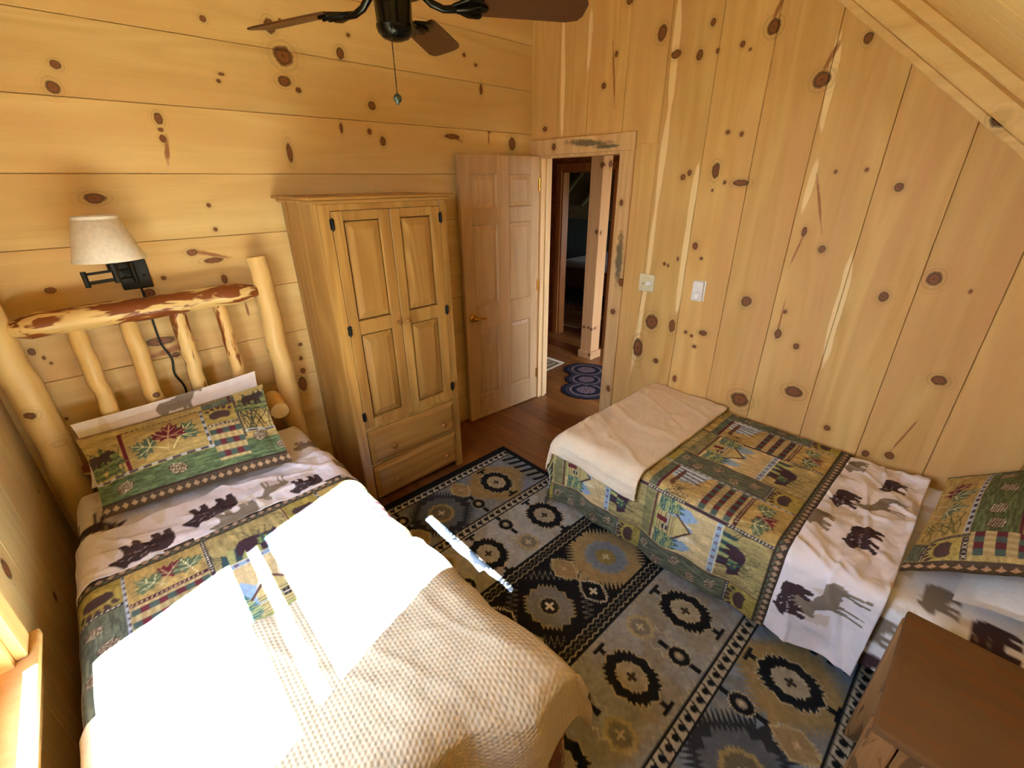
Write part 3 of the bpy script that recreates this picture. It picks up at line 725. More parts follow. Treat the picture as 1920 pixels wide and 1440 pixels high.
mb = MB(); log(mb, (-.36, 2.50, .34), (-.36, .52, .34), .05, .05, 21, 14, .004); mb.build('side_rail', M_LOGY, t, O)
for x, s in ((.640, 30), (-.345, 31)):
    mb = MB(); log(mb, (x, .535, .0135 if x > 0 else 0), (x, .535, .47), .052, .048, s, 8, .004); mb.build('foot_post', M_LOGZP, t, O)
mb = MB(); log(mb, (-.30, .56, .335), (.60, .56, .335), .04, .04, 33, 10, .003); mb.build('foot_rail', M_LOGX, t, O)
mb = MB()
for i in range(8): mb.box(-.34, .58, .68 + i * .24, .76 + i * .24, .365, .385, .002)
mb.build('bed_slats', M_LOGX, t, O)
mb = MB()   # round log stub by the right post
log(mb, (.535, 2.60, .745), (.520, 2.42, .735), .046, .044, 40, 6, .001); mb.build('log_stub', M_LOGZ, t, O)

# ---------------------------------------------------------------- metal frame of the second bed
M_STEEL = plain('black_steel', (20, 20, 22), .5, .5)
O = (2.2, .5, 0)
t = thing('metal_bed_frame', O, 'black steel bed frame carrying the second bed along the door wall', 'bed frame')
mb = MB(); mb.box(1.735, 2.70, -.46, 1.43, .165, .19, .003); mb.build('deck', M_STEEL, t, O)
for i, (x, y) in enumerate(((1.80, 1.26), (1.80, .10), (2.62, 1.26), (2.62, -.40), (1.80, -.40))):
    mb = MB(); mb.box(x - .018, x + .018, y - .018, y + .018, .0135 if x < 2 else 0, .166, .003); mb.build('leg', M_STEEL, t, O)

# ---------------------------------------------------------------- ceiling fan
M_BRONZE = plain('dark_bronze', (34, 32, 26), .22, .85, var=.15, scale=6)
M_BLADE = wood('fan_blade_wood', (92, 54, 26), (66, 36, 16), 'x', rough=.35, ring=.3, tint=.05)
FX, FY, FZ = .885, 1.468, 2.370
t = thing('ceiling_fan', (FX, FY, FZ), 'dark bronze ceiling fan with five brown blades over the room', 'ceiling fan')
mb = MB()
mb.lathe([(0, .16), (.035, .16), (.06, .15), (.115, .13), (.135, .10), (.138, .05), (.130, .025), (.112, .008), (.095, .0), (.05, -.004), (0, -.004)], seg=40)
mb.lathe([(.138, .085), (.144, .08), (.144, .07), (.138, .065)], seg=40)
mb.build('motor_housing', M_BRONZE, t)
mb = MB(); mb.lathe([(0, -.003), (.054, -.003), (.055, -.02), (.053, -.075), (.056, -.080), (.056, -.086), (.052, -.098), (.040, -.110), (.020, -.117), (0, -.118)], seg=36); mb.build('switch_housing', M_BRONZE, t)
mb = MB(); mb.lathe([(.013, .15), (.013, ZF - FZ - .04)], seg=16); mb.lathe([(.013, ZF - FZ - .09), (.05, ZF - FZ - .06), (.065, ZF - FZ - .0), (0, ZF - FZ)], seg=30); mb.build('downrod', M_BRONZE, t)
mb0 = MB()
R0, R1 = .235, .60
poly = [(R0, -.050), (R0 + .02, -.056), (R1 - .05, -.066), (R1 - .012, -.055), (R1, -.03), (R1, .03), (R1 - .012, .055), (R1 - .05, .066), (R0 + .02, .056), (R0, .050)]
mb0.prism(poly, -.003, .003, Matrix.Translation((0, 0, -.018)) @ Matrix.Rotation(math.radians(-13), 4, 'X'), .0012)
bl = mb0.build('blade', M_BLADE, t)
mb = MB()   # blade iron: arm rising from hub to a flared leaf
mb.tube([(.085, 0, .004), (.115, 0, -.022), (.150, 0, -.034), (.185, 0, -.032)], [.013, .011, .010, .011], 10)
leafp = [(.175, -.012), (.200, -.030), (.225, -.047), (.262, -.050), (.272, -.040), (.262, -.022), (.285, -.010), (.290, 0), (.285, .010), (.262, .022), (.272, .040), (.262, .050), (.225, .047), (.200, .030), (.175, .012)]
mb.prism(leafp, -.005, .005, Matrix.Translation((0, 0, -.028)) @ Matrix.Rotation(math.radians(-13), 4, 'X'), .003)
for y in (-.026, 0, .026): mb.tube([(.19, y * .3, -.036), (.225, y * .8, -.036), (.262, y, -.036 - .02 * y * 9)], [.006, .006, .004], 8)
br = mb.build('blade_bracket', M_BRONZE, bl)
AN = [111 - 72 * k for k in range(5)]
bl.rotation_euler = (0, 0, math.radians(AN[0]))
for k in range(1, 5):
    b2 = bl.copy(); COL.objects.link(b2); b2.parent = t; b2.rotation_euler = (0, 0, math.radians(AN[k]))
    c2 = br.copy(); COL.objects.link(c2); c2.parent = b2
mb = MB(); cx, cy = -.039, -.036
mb.lathe([(0, 0), (.006, .001), (.007, .006), (.004, .010)], (cx, cy - .003, -.035), 12)
zz = -.03
while zz > -.262:
    mb.lathe([(0, -.0022), (.0019, -.0011), (.0022, 0), (.0019, .0011), (0, .0022)], (cx, cy - .004, zz), 6); zz -= .0046
ch = mb.build('pull_chain', M_BRONZE, t)
mb = MB(); mb.lathe([(0, .015), (.004, .013), (.011, .007), (.0135, 0), (.011, -.008), (.005, -.012), (.003, -.017), (0, -.018)], (cx, cy - .004, -.275), 20); mb.build('pull_ball', plain('green_bronze_ball', (66, 74, 60), .4, .4), ch)

# ---------------------------------------------------------------- swing arm wall lamp
O = (.132, YA, 1.48)
t = thing('wall_lamp', O, 'black swing arm wall lamp with a cream linen shade above the log headboard', 'wall lamp')
M_LBLK = plain('satin_black_metal', (26, 28, 24), .4, .4)
mb = MB(); mb.box(.076, .188, YA - .022, YA - .0005, 1.418, 1.546, .004)
for x, z in ((.098, 1.475), (.166, 1.475)): mb.lathe([(0, 0), (.007, .0), (.006, .004), (0, .005)], (x, YA - .022, z), 12, None)
mb.build('back_plate', M_LBLK, t, O)
mb = MB(); mb.tube([(.132, YA - .040, 1.452), (.132, YA - .040, 1.538)], .0095, 12); mb.box(.122, .142, YA - .042, YA - .020, 1.465, 1.478, .001); mb.box(.122, .142, YA - .042, YA - .020, 1.512, 1.525, .001)
for z in (1.476, 1.514): mb.tube([(.132, YA - .040, z), (-.035, 2.55, z + .008)], .0055, 8)
mb.tube([(-.035, 2.55, 1.470), (-.035, 2.55, 1.534)], .0095, 12)
for z in (1.486, 1.520): mb.tube([(-.035, 2.55, z + .002), (.064, 2.515, z + .012)], .0055, 8)
mb.tube([(.064, 2.515, 1.482), (.064, 2.515, 1.585)], .012, 14)
mb.tube([(.064, 2.515, 1.535), (.064, 2.515, 1.56)], .020, 16)
mb.build('swing_arm', M_LBLK, t, O)
M_SHADE = plain('linen_shade', (236, 230, 214), .9, var=.08, scale=60, bump=.2)
bsd = M_SHADE.node_tree.nodes['Principled BSDF']; bsd.inputs['Subsurface Weight'].default_value = .0
mb = MB(); cz = 1.577; H_ = .168
mb.lathe([(.121, cz), (.0725, cz + H_), (.0705, cz + H_), (.119, cz), (.121, cz)], (.064, 2.515, 0), 56)
mb.lathe([(.1215, cz - .001), (.1192, cz + .010)], (.064, 2.515, 0), 56); mb.lathe([(.0755, cz + H_ - .010), (.0728, cz + H_ + .001)], (.064, 2.515, 0), 56)
for an in range(3):
    a = an * 2.094; mb.tube([(.064, 2.515, cz + H_ - .02), (.064 + .073 * math.cos(a), 2.515 + .073 * math.sin(a), cz + H_ - .008)], .0018, 6)
mb.build('lamp_shade', M_SHADE, t, O)
mb = MB(); mb.lathe([(0, 0), (.014, .0), (.020, .02), (.028, .05), (.024, .08), (.010, .095), (0, .097)], (.064, 2.515, 1.585), 20); mb.build('bulb', plain('frosted_bulb', (236, 232, 222), .5), t, O)
mb = MB(); W = [at for at in ((.140, YA - .008, 1.420), (.140, YA - .012, 1.30), (.138, YA - .012, 1.21), (.140, YA - .016, 1.14), (.160, YA - .016, 1.06), (.150, YA - .016, .98), (.172, YA - .014, .90), (.168, YA - .012, .80), (.17, YA - .012, .45))]
def smooth_path(P, n=6):
    P = [Vector(p) for p in P]; out = []
    for i in range(len(P) - 1):
        p0 = P[max(i - 1, 0)]; p1 = P[i]; p2 = P[i + 1]; p3 = P[min(i + 2, len(P) - 1)]
        for k in range(n):
            f = k / n; out.append(.5 * ((2 * p1) + (p2 - p0) * f + (2 * p0 - 5 * p1 + 4 * p2 - p3) * f * f + (3 * p1 - p0 - 3 * p2 + p3) * f ** 3))
    return out + [P[-1]]
mb.tube(smooth_path(W), .0045, 8); mb.build('power_cord', M_LBLK, t, O)

# ---------------------------------------------------------------- switch plate and thermostat on the door wall
M_IV = plain('ivory_plastic', (214, 208, 178), .35); M_WH = plain('white_plastic', (240, 242, 250), .35)
cy, cz = 1.593, 1.223
t = thing('dimmer_switch', (XB, cy, cz), 'ivory double switch plate with a toggle and a round dimmer beside the doorway', 'light switch')
mb = MB(); mb.box(XB - .007, XB, cy - .058, cy + .058, cz - .058, cz + .058, .003); mb.build('plate', M_IV, t, (XB, cy, cz))
mb = MB(); mb.box(XB - .009, XB - .006, cy + .018, cy + .030, cz - .013, cz + .013, .001); mb.box(XB - .020, XB - .008, cy + .0205, cy + .0275, cz - .010, cz - .001, .002); mb.build('toggle', M_IV, t, (XB, cy, cz))
mb = MB(); Mx = Matrix.Translation((XB - .007, cy - .020, cz)) @ Matrix.Rotation(-PI / 2, 4, 'Y')
mb.lathe([(.019, 0), (.018, .004), (.0155, .005), (.0145, .016), (.012, .018), (0, .018)], M=Mx, seg=28); mb.build('dimmer_knob', M_WH, t, (XB, cy, cz))
cy, cz = 1.225, 1.228
t = thing('thermostat', (XB, cy, cz), 'white rectangular thermostat with a round dial on the boards right of the switch', 'thermostat')
mb = MB(); mb.box(XB - .006, XB + .002, cy - .038, cy + .036, cz - .062, cz + .062, .002); mb.box(XB - .028, XB - .006, cy - .032, cy + .035, cz - .060, cz + .060, .004, None, 2); mb.build('body', M_WH, t, (XB, cy, cz))
mb = MB(); Mx = Matrix.Translation((XB - .028, cy - .002, cz - .026)) @ Matrix.Rotation(-PI / 2, 4, 'Y')
mb.lathe([(.027, 0), (.027, .002), (.022, .003), (.021, .010), (.018, .012), (0, .012)], M=Mx, seg=32); mb.build('dial', M_WH, t, (XB, cy, cz))

# ---------------------------------------------------------------- nightstand
M_NTOP = wood('worn_table_top', (122, 90, 58), (104, 72, 44), 'y', rough=.8, ring=.1, tint=.04, blotch=((120, 80, 46), .55, 6.0), spec=.15, heart=((112, 80, 50), .6))
M_NLEG = wood('worn_table_legs', (168, 126, 82), (124, 86, 50), 'z', rough=.6, ring=.3, tint=.2, blotch=((104, 76, 48), .56, 6.0), spec=.2)
O = (1.33, -.36, 0); nx0, nx1, ny0, ny1, nz = 1.095, 1.572, -.60, -.130, .620
t = thing('nightstand', O, 'rustic wooden nightstand with a reddish brown top in the near right corner', 'nightstand')
mb = MB(); mb.box(nx0, nx1, ny0, ny1, nz - .028, nz, .007, None, 3, True); mb.build('table_top', M_NTOP, t, O)
mb = MB()
mb.box(nx0 + .05, nx1 - .05, ny1 - .036, ny1 - .010, nz - .12, nz - .028, .003); mb.box(nx0 + .012, nx0 + .036, ny0 + .05, ny1 - .06, nz - .12, nz - .028, .003); mb.box(nx1 - .036, nx1 - .012, ny0 + .05, ny1 - .06, nz - .12, nz - .028, .003)
mb.build('apron', M_NLEG, t, O)
for x, y in ((nx0 + .034, ny1 - .026), (nx1 - .034, ny1 - .026), (nx0 + .034, ny0 + .035), (nx1 - .034, ny0 + .035)):
    mb = MB(); mb.box(x - .028, x + .028, y - .030, y + .030, .0135, nz - .028, .006, None, 2); mb.build('leg', M_NLEG, t, O)
mb = MB(); mb.box(nx0 + .06, nx1 - .06, ny1 - .055, ny1 - .035, .10, .15, .004); mb.build('stretcher', M_NLEG, t, O)
# ---------------------------------------------------------------- motifs of the lodge quilt (all drawn in metres)
TAN, OLIVE, DGREEN, MAROON, NAVY, BROWN, BLUE, CREAM, LGREEN = (186, 166, 122), (134, 128, 90), (94, 102, 84), (98, 44, 52), (62, 56, 66), (82, 64, 60), (156, 180, 206), (224, 214, 188), (172, 174, 114)
class Fr:
    """local drawing frame on a canvas: origin, axis directions"""
    def __init__(s, cv, ou, ov, ax=(1, 0), ay=(0, 1), k=1.0): s.cv, s.o, s.ax, s.ay, s.k = cv, (ou, ov), ax, ay, k
    def p(s, x, y): return (s.o[0] + (s.ax[0] * x + s.ay[0] * y) * s.k, s.o[1] + (s.ax[1] * x + s.ay[1] * y) * s.k)
    def poly(s, pts, c, a=1.0): s.cv.poly([s.p(*q) for q in pts], c, a)
    def line(s, pts, w, c, a=1.0): s.cv.line([s.p(*q) for q in pts], w * s.k, c, a)
    def ell(s, x, y, rx, ry, c, rot=0, a=1.0):
        pts = [(x + rx * math.cos(t) * math.cos(rot) - ry * math.sin(t) * math.sin(rot), y + rx * math.cos(t) * math.sin(rot) + ry * math.sin(t) * math.cos(rot)) for t in np.linspace(0, 2 * PI, 20)[:-1]]
        s.poly(pts, c, a)
    def rect(s, x0, y0, x1, y1, c, a=1.0): s.poly([(x0, y0), (x1, y0), (x1, y1), (x0, y1)], c, a)
BEAR = [(0, .34), (.01, .45), (.06, .54), (.16, .60), (.30, .61), (.42, .58), (.52, .60), (.60, .63), (.68, .60), (.74, .62), (.77, .68), (.82, .66), (.86, .60), (.93, .53), (1.0, .44), (.99, .39), (.92, .37), (.85, .36), (.79, .33), (.77, .25), (.80, .12), (.83, .05), (.82, 0), (.72, 0), (.69, .10), (.65, .18), (.63, .08), (.64, .03), (.62, 0), (.52, 0), (.51, .10), (.49, .22), (.38, .20), (.33, .13), (.35, .04), (.34, 0), (.24, 0), (.20, .08), (.17, .16), (.15, .06), (.14, 0), (.04, 0), (.02, .10), (0, .20)]
MOOSE = [(.02, .62), (.10, .70), (.24, .70), (.40, .72), (.54, .80), (.62, .80), (.70, .90), (.66, 1.02), (.62, 1.10), (.68, 1.08), (.70, 1.16), (.74, 1.06), (.78, 1.14), (.80, 1.03), (.86, 1.08), (.84, .98), (.90, .92), (.98, .82), (1.02, .74), (.98, .70), (.90, .74), (.84, .74), (.78, .62), (.70, .52), (.70, .40), (.72, .22), (.70, .02), (.66, .02), (.66, .22), (.63, .38), (.60, .44), (.58, .22), (.57, .02), (.53, .02), (.53, .24), (.52, .44), (.34, .42), (.24, .44), (.20, .36), (.24, .22), (.20, .02), (.16, .02), (.17, .20), (.12, .34), (.11, .18), (.08, .02), (.04, .02), (.06, .22), (.05, .40), (.0, .52)]
def bear(f, c, hl=None, detail=True):
    f.poly(BEAR, c)
    if hl and detail:
        r = random.Random(5)
        for i in range(9):
            x = r.uniform(.30, .80); y = r.uniform(.30, .52); f.line([(x, y), (x + r.uniform(.05, .13), y + r.uniform(-.03, .05))], .012, hl, .7)
def moose(f, c): f.poly(MOOSE, c)
def paw(f, c=BROWN):   # unit ~1
    f.poly([(-.42, -.10), (-.40, .10), (-.22, .22), (0, .26), (.22, .22), (.40, .10), (.42, -.10), (.28, -.26), (.10, -.22), (-.10, -.22), (-.28, -.26)], c)
    for x, y, r, a in ((-.44, .34, .10, .5), (-.23, .46, .11, .2), (0, .52, .11, 0), (.23, .46, .11, -.2), (.44, .34, .10, -.5)): f.ell(x, y, r * .8, r * 1.2, c, a)
LEAF = [(0, -.5), (.03, -.2), (.22, -.30), (.20, -.20), (.46, -.12), (.38, -.04), (.50, .10), (.34, .08), (.36, .22), (.18, .12), (.22, .36), (.10, .32), (0, .56), (-.10, .32), (-.22, .36), (-.18, .12), (-.36, .22), (-.34, .08), (-.50, .10), (-.38, -.04), (-.46, -.12), (-.20, -.20), (-.22, -.30), (-.03, -.2)]
def leaf(f, c, vein):
    f.poly(LEAF, c)
    f.line([(0, -.62), (0, .44)], .035, vein)
    for sx in (-1, 1): f.line([(0, -.15), (sx * .36, .06)], .03, vein); f.line([(0, -.12), (sx * .30, -.12)], .025, vein); f.line([(0, .05), (sx * .16, .26)], .025, vein)
def cone(f):
    f.ell(0, 0, .5, .36, (86, 66, 52))
    for j, y in enumerate(np.linspace(-.27, .27, 6)):
        w = .46 * math.sqrt(max(0, 1 - (y / .36) ** 2)); n = 6
        for i in range(n):
            x = -w + (i + .5 + .3 * (j % 2)) * 2 * w / n; f.poly([(x - .07, y - .03), (x + .06, y), (x - .03, y + .045)], CREAM)
def conifer(f, c1, c2):
    for k in range(5):
        w = .42 - .075 * k; y = .16 * k
        f.poly([(-w, y), (w, y), (0, y + .34)], c1 if k % 2 == 0 else c2)
        f.line([(-w, y), (0, y + .1), (w, y)], .03, c2 if k % 2 == 0 else c1)
def branches(f, w, h, c, n, seed):
    r = random.Random(seed)
    for i in range(n):
        x, y = r.uniform(0, w), 0
        a = r.uniform(1.1, 2.0); L = r.uniform(.5, .95) * h; q = [(x, y)]
        for k in range(4):
            a += r.uniform(-.35, .35); x += L / 4 * math.cos(a); y += L / 4 * math.sin(a); q.append((min(max(x, 0), w), min(y, h)))
            if k: f.line([q[-1], (min(max(x + L * .2 * math.cos(a + 1), 0), w), min(y + L * .2 * math.sin(a + 1), h))], h * .012, c)
        f.line(q, h * .018, c)
def dots(cv, u0, v0, u1, v1, bg, fg, pitch=.016):
    cv.rect(u0, v0, u1, v1, bg); along_v = abs(v1 - v0) > abs(u1 - u0)
    L = abs(v1 - v0) if along_v else abs(u1 - u0); w = abs(u1 - u0) if along_v else abs(v1 - v0)
    for i in range(int(L / pitch)):
        q = (i + .5) * pitch
        if along_v: cv.ell((u0 + u1) / 2, min(v0, v1) + q, w * .24, pitch * .30, fg)
        else: cv.ell(min(u0, u1) + q, (v0 + v1) / 2, pitch * .30, w * .24, fg)
def crosses(cv, u0, v0, u1, v1, bg, fg):
    cv.rect(u0, v0, u1, v1, bg); along_v = abs(v1 - v0) > abs(u1 - u0); w = min(abs(v1 - v0), abs(u1 - u0)); L = max(abs(v1 - v0), abs(u1 - u0))
    for i in range(int(L / (w * 1.15))):
        q = (i + .5) * w * 1.15; a, b = ((u0 + u1) / 2, min(v0, v1) + q) if along_v else (min(u0, u1) + q, (v0 + v1) / 2); e = w * .33
        cv.line([(a - e, b - e), (a + e, b + e)], .0026, fg); cv.line([(a - e, b + e), (a + e, b - e)], .0026, fg)
def plaid(cv, u0, v0, u1, v1, rows_along_u=True, n=3, col2=(76, 92, 86)):
    cv.rect(u0, v0, u1, v1, TAN)
    W, H = u1 - u0, v1 - v0
    if rows_along_u:
        m = max(4, int(W / .024))
        for i in range(m):
            cv.rect(u0 + W * i / m, v0, u0 + W * (i + .5) / m, v1, (150, 128, 84), .5)
        for j in range(n):
            a = v0 + H * (j + .22) / n; b = v0 + H * (j + .72) / n
            for i in range(m): cv.rect(u0 + W * i / m, a, u0 + W * (i + 1) / m, b, MAROON if i % 2 else col2)
    else:
        m = max(4, int(H / .024))
        for i in range(m): cv.rect(u0, v0 + H * i / m, u1, v0 + H * (i + .5) / m, (150, 128, 84), .5)
        for j in range(n):
            a = u0 + W * (j + .22) / n; b = u0 + W * (j + .72) / n
            for i in range(m): cv.rect(a, v0 + H * i / m, b, v0 + H * (i + 1) / m, MAROON if i % 2 else col2)
def ground(cv, u0, v0, u1, v1, c, su=.006, sv=.05, amt=.32, seed=1):
    cv.rect(u0, v0, u1, v1, c); w = cv.region(u0, v0, u1, v1)
    if w: cv.mottle(amt, su, sv, seed, w)

def quilt_canvas(width, length, shift):
    """repeat of lodge patches; s runs across the bed, t from the top hem to the foot"""
    cv = Canvas(width, length, TAN, .0022); P = .66
    for k in range(-1, int(width / P) + 2):
        s0 = k * P - shift
        for t0 in (.048, .048 + .585, .048 + 2 * .585):
            if t0 > length: continue
            # column with the bear and the cabin
            a, b = s0 + .008, s0 + .277
            ground(cv, a, t0, b, t0 + .197, (168, 152, 104), .008, .05, .25, 3)
            f = Fr(cv, a, t0 + .197, (1, 0), (0, -1))
            branches(f, b - a, .19, (84, 84, 62), 12, 4)
            for i in range(7): f.poly([(.02 + i * .022, .0), (.05 + i * .022, .0), (.046 + i * .022, .05 + .02 * (i % 3)), (.03 + i * .022, .07 + .015 * (i % 2))], LGREEN if i % 2 else (60, 82, 86))
            bear(Fr(cv, a + .07, t0 + .172, (1, .25), (.25, -1), .155), (72, 52, 62))
            for i in range(10): f.ell(.16 + .012 * (i % 4), .05 + .012 * (i // 3), .010, .007, (66, 96, 90) if i % 2 else (128, 150, 96), i)
            cv.rect(a, t0 + .200, b, t0 + .203, CREAM); cv.rect(a, t0 + .203, b, t0 + .229, BLUE); cv.rect(a, t0 + .229, b, t0 + .231, CREAM)
            for i in range(7): cv.ell(a + .02 + i * .04, t0 + .216, .007, .007, MAROON); cv.ell(a + .02 + i * .04, t0 + .216, .003, .003, BLUE)
            ground(cv, a, t0 + .232, b, t0 + .52, (206, 184, 138), .01, .06, .16, 5)
            f = Fr(cv, a, t0 + .52, (1, 0), (0, -1))     # y up towards the top hem
            f.poly([(.015, .06), (.015, .17), (.05, .215), (.085, .165), (.12, .20), (.15, .15), (.15, .06)], (146, 172, 202)); f.poly([(.19, .06), (.19, .15), (.215, .205), (.25, .17), (.262, .06)], (146, 172, 202))
            f.poly([(.15, .12), (.168, .225), (.185, .18), (.20, .14)], CREAM); f.poly([(.08, .14), (.10, .19), (.115, .14)], CREAM)
            for i, x in enumerate((.02, .045, .205, .23, .255)): conifer(Fr(f.cv, *f.p(x, .02 + .01 * (i % 2)), (1, 0), (0, -1), .125), (72, 104, 100), LGREEN)
            for i in range(9): f.rect(.075, .018 + i * .0115, .185, .0265 + i * .0115, (196, 178, 122)); f.line([(.075, .0275 + i * .0115), (.185, .0275 + i * .0115)], .0022, (96, 84, 66))
            f.poly([(.065, .115), (.13, .185), (.195, .115)], (196, 178, 122)); f.line([(.060, .110), (.13, .185), (.200, .110)], .010, (92, 64, 58)); f.rect(.105, .018, .130, .075, (112, 46, 52)); f.rect(.145, .050, .168, .080, (60, 48, 48)); f.line([(.1565, .05), (.1565, .08)], .003, CREAM); f.line([(.145, .065), (.168, .065)], .003, CREAM)
            f.rect(.055, .0, .20, .016, (150, 156, 92)); f.rect(0, 0, .27, .006, (120, 112, 76))
            cv.rect(a, t0 + .520, b, t0 + .528, MAROON); ground(cv, a, t0 + .53, b, t0 + .585, OLIVE, .02, .02, .2, 7)
            f2 = Fr(cv, a, t0 + .585, (1, 0), (0, -1)); branches(f2, b - a, .052, (86, 84, 66), 8, 9)
            # column with paw print and pine cones
            a, b = s0 + .288, s0 + .421
            ground(cv, a, t0, b, t0 + .126, (160, 144, 78), .012, .02, .22, 11)
            paw(Fr(cv, (a + b) / 2, t0 + .070, (1, 0), (0, 1), .105), (80, 62, 62))
            dots(cv, a, t0 + .128, b, t0 + .142, NAVY, CREAM, .014)
            ground(cv, a, t0 + .143, b, t0 + .585, (98, 102, 86), .004, .035, .45, 13)
            for i, (x, y, an) in enumerate(((.05, .20, .5), (.085, .29, -.4), (.045, .38, .6), (.09, .47, .2), (.05, .55, .3))):
                cone(Fr(cv, a + x, t0 + y, (math.cos(an), math.sin(an)), (-math.sin(an), math.cos(an)), .060))
            # column with leaves, plaid, birch canoe
            a, b = s0 + .432, s0 + .652
            ground(cv, a, t0, b, t0 + .158, (180, 154, 96), .01, .05, .2, 15)
            leaf(Fr(cv, a + .125, t0 + .080, (.8, .6), (.6, -.8), .115), (110, 42, 52), (206, 190, 150)); leaf(Fr(cv, a + .170, t0 + .088, (.95, -.3), (-.3, -.95), .11), (92, 110, 86), (222, 216, 170)); leaf(Fr(cv, a + .06, t0 + .098, (.7, -.7), (-.7, -.7), .105), (100, 116, 88), (222, 216, 170))
            dots(cv, a, t0 + .160, b, t0 + .176, (78, 38, 44), (206, 190, 150), .013)
            plaid(cv, a, t0 + .178, b, t0 + .350)
            ground(cv, a, t0 + .352, b, t0 + .53, (186, 160, 104), .006, .07, .25, 17)
            f = Fr(cv, a, t0 + .53, (1, 0), (0, -1)); f.poly([(0, 0), (.10, 0), (.13, .06), (.11, .12), (0, .16)], (164, 182, 206))
            for i in range(7): f.line([(.01 + i * .013, .005), (.02 + i * .016, .13 + .02 * (i % 2))], .006, (68, 56, 56) if i % 2 else (226, 224, 220))
            f.poly([(.02, .03), (.16, .02), (.18, .05), (.14, .045), (.04, .05)], (104, 70, 58)); branches(Fr(cv, a + .10, t0 + .50, (1, 0), (0, -1)), .12, .14, (96, 76, 56), 12, 21)
            cv.rect(a, t0 + .532, b, t0 + .545, MAROON); ground(cv, a, t0 + .546, b, t0 + .585, DGREEN, .004, .03, .4, 19)
        # vertical seams between columns
        L = length
        cv.rect(s0 - .006, 0, s0 + .008, L, NAVY)
        for i in range(int(L / .014)): cv.ell(s0 + .001, .05 + i * .014, .0035, .0042, CREAM if (i // 14) % 2 == 0 else MAROON)
        cv.rect(s0 + .278, 0, s0 + .282, L, TAN); cv.rect(s0 + .282, 0, s0 + .287, L, MAROON)
        cv.rect(s0 + .422, 0, s0 + .431, L, (170, 176, 190))
        for i in range(int(L / .03)): cv.rect(s0 + .4235, .05 + i * .03, s0 + .4295, .062 + i * .03, NAVY)
    # top hem: brown ground with tan lozenges
    cv.rect(0, 0, width, .046, (76, 62, 52))
    for i in range(int(width / .032) + 1):
        x = i * .032; cv.poly([(x, .020), (x + .013, .008), (x + .026, .020), (x + .013, .034)], (176, 148, 124)); cv.poly([(x + .016, .040), (x + .029, .026), (x + .042, .040)], DGREEN)
    cv.rect(0, .040, width, .047, (50, 36, 34))
    cv.mottle(.16, .004, .004, 31); cv.mottle(.12, .05, .05, 32)
    return cv

def animal_canvas(w, h, items, up, seed, base=(226, 218, 220), trees=True):
    cv = Canvas(w, h, base, .0025); r = random.Random(seed)
    if trees:
        for i in range(int(w * h * 26)):
            u, v = r.uniform(0, w), r.uniform(0, h); f = Fr(cv, u, v, (up[1], -up[0]), up, r.uniform(.09, .14))
            f.poly([(-.3, 0), (-.16, .22), (-.26, .22), (-.12, .44), (-.2, .44), (0, .9), (.2, .44), (.12, .44), (.26, .22), (.16, .22), (.3, 0)], (206, 192, 178), .75)
    for kind, u, v, s, c, flip in items:
        ax = (up[1] * flip, -up[0] * flip)
        f = Fr(cv, u - ax[0] * s * .5 - up[0] * s * .3, v - ax[1] * s * .5 - up[1] * s * .3, ax, up, s)
        if kind == 'bear': bear(f, c, (214, 206, 206) if sum(c) < 240 else None)
        elif kind == 'moose': moose(f, c)
    cv.mottle(.03, .03, .03, seed)
    return cv
DK, GR = (66, 50, 54), (134, 122, 108)

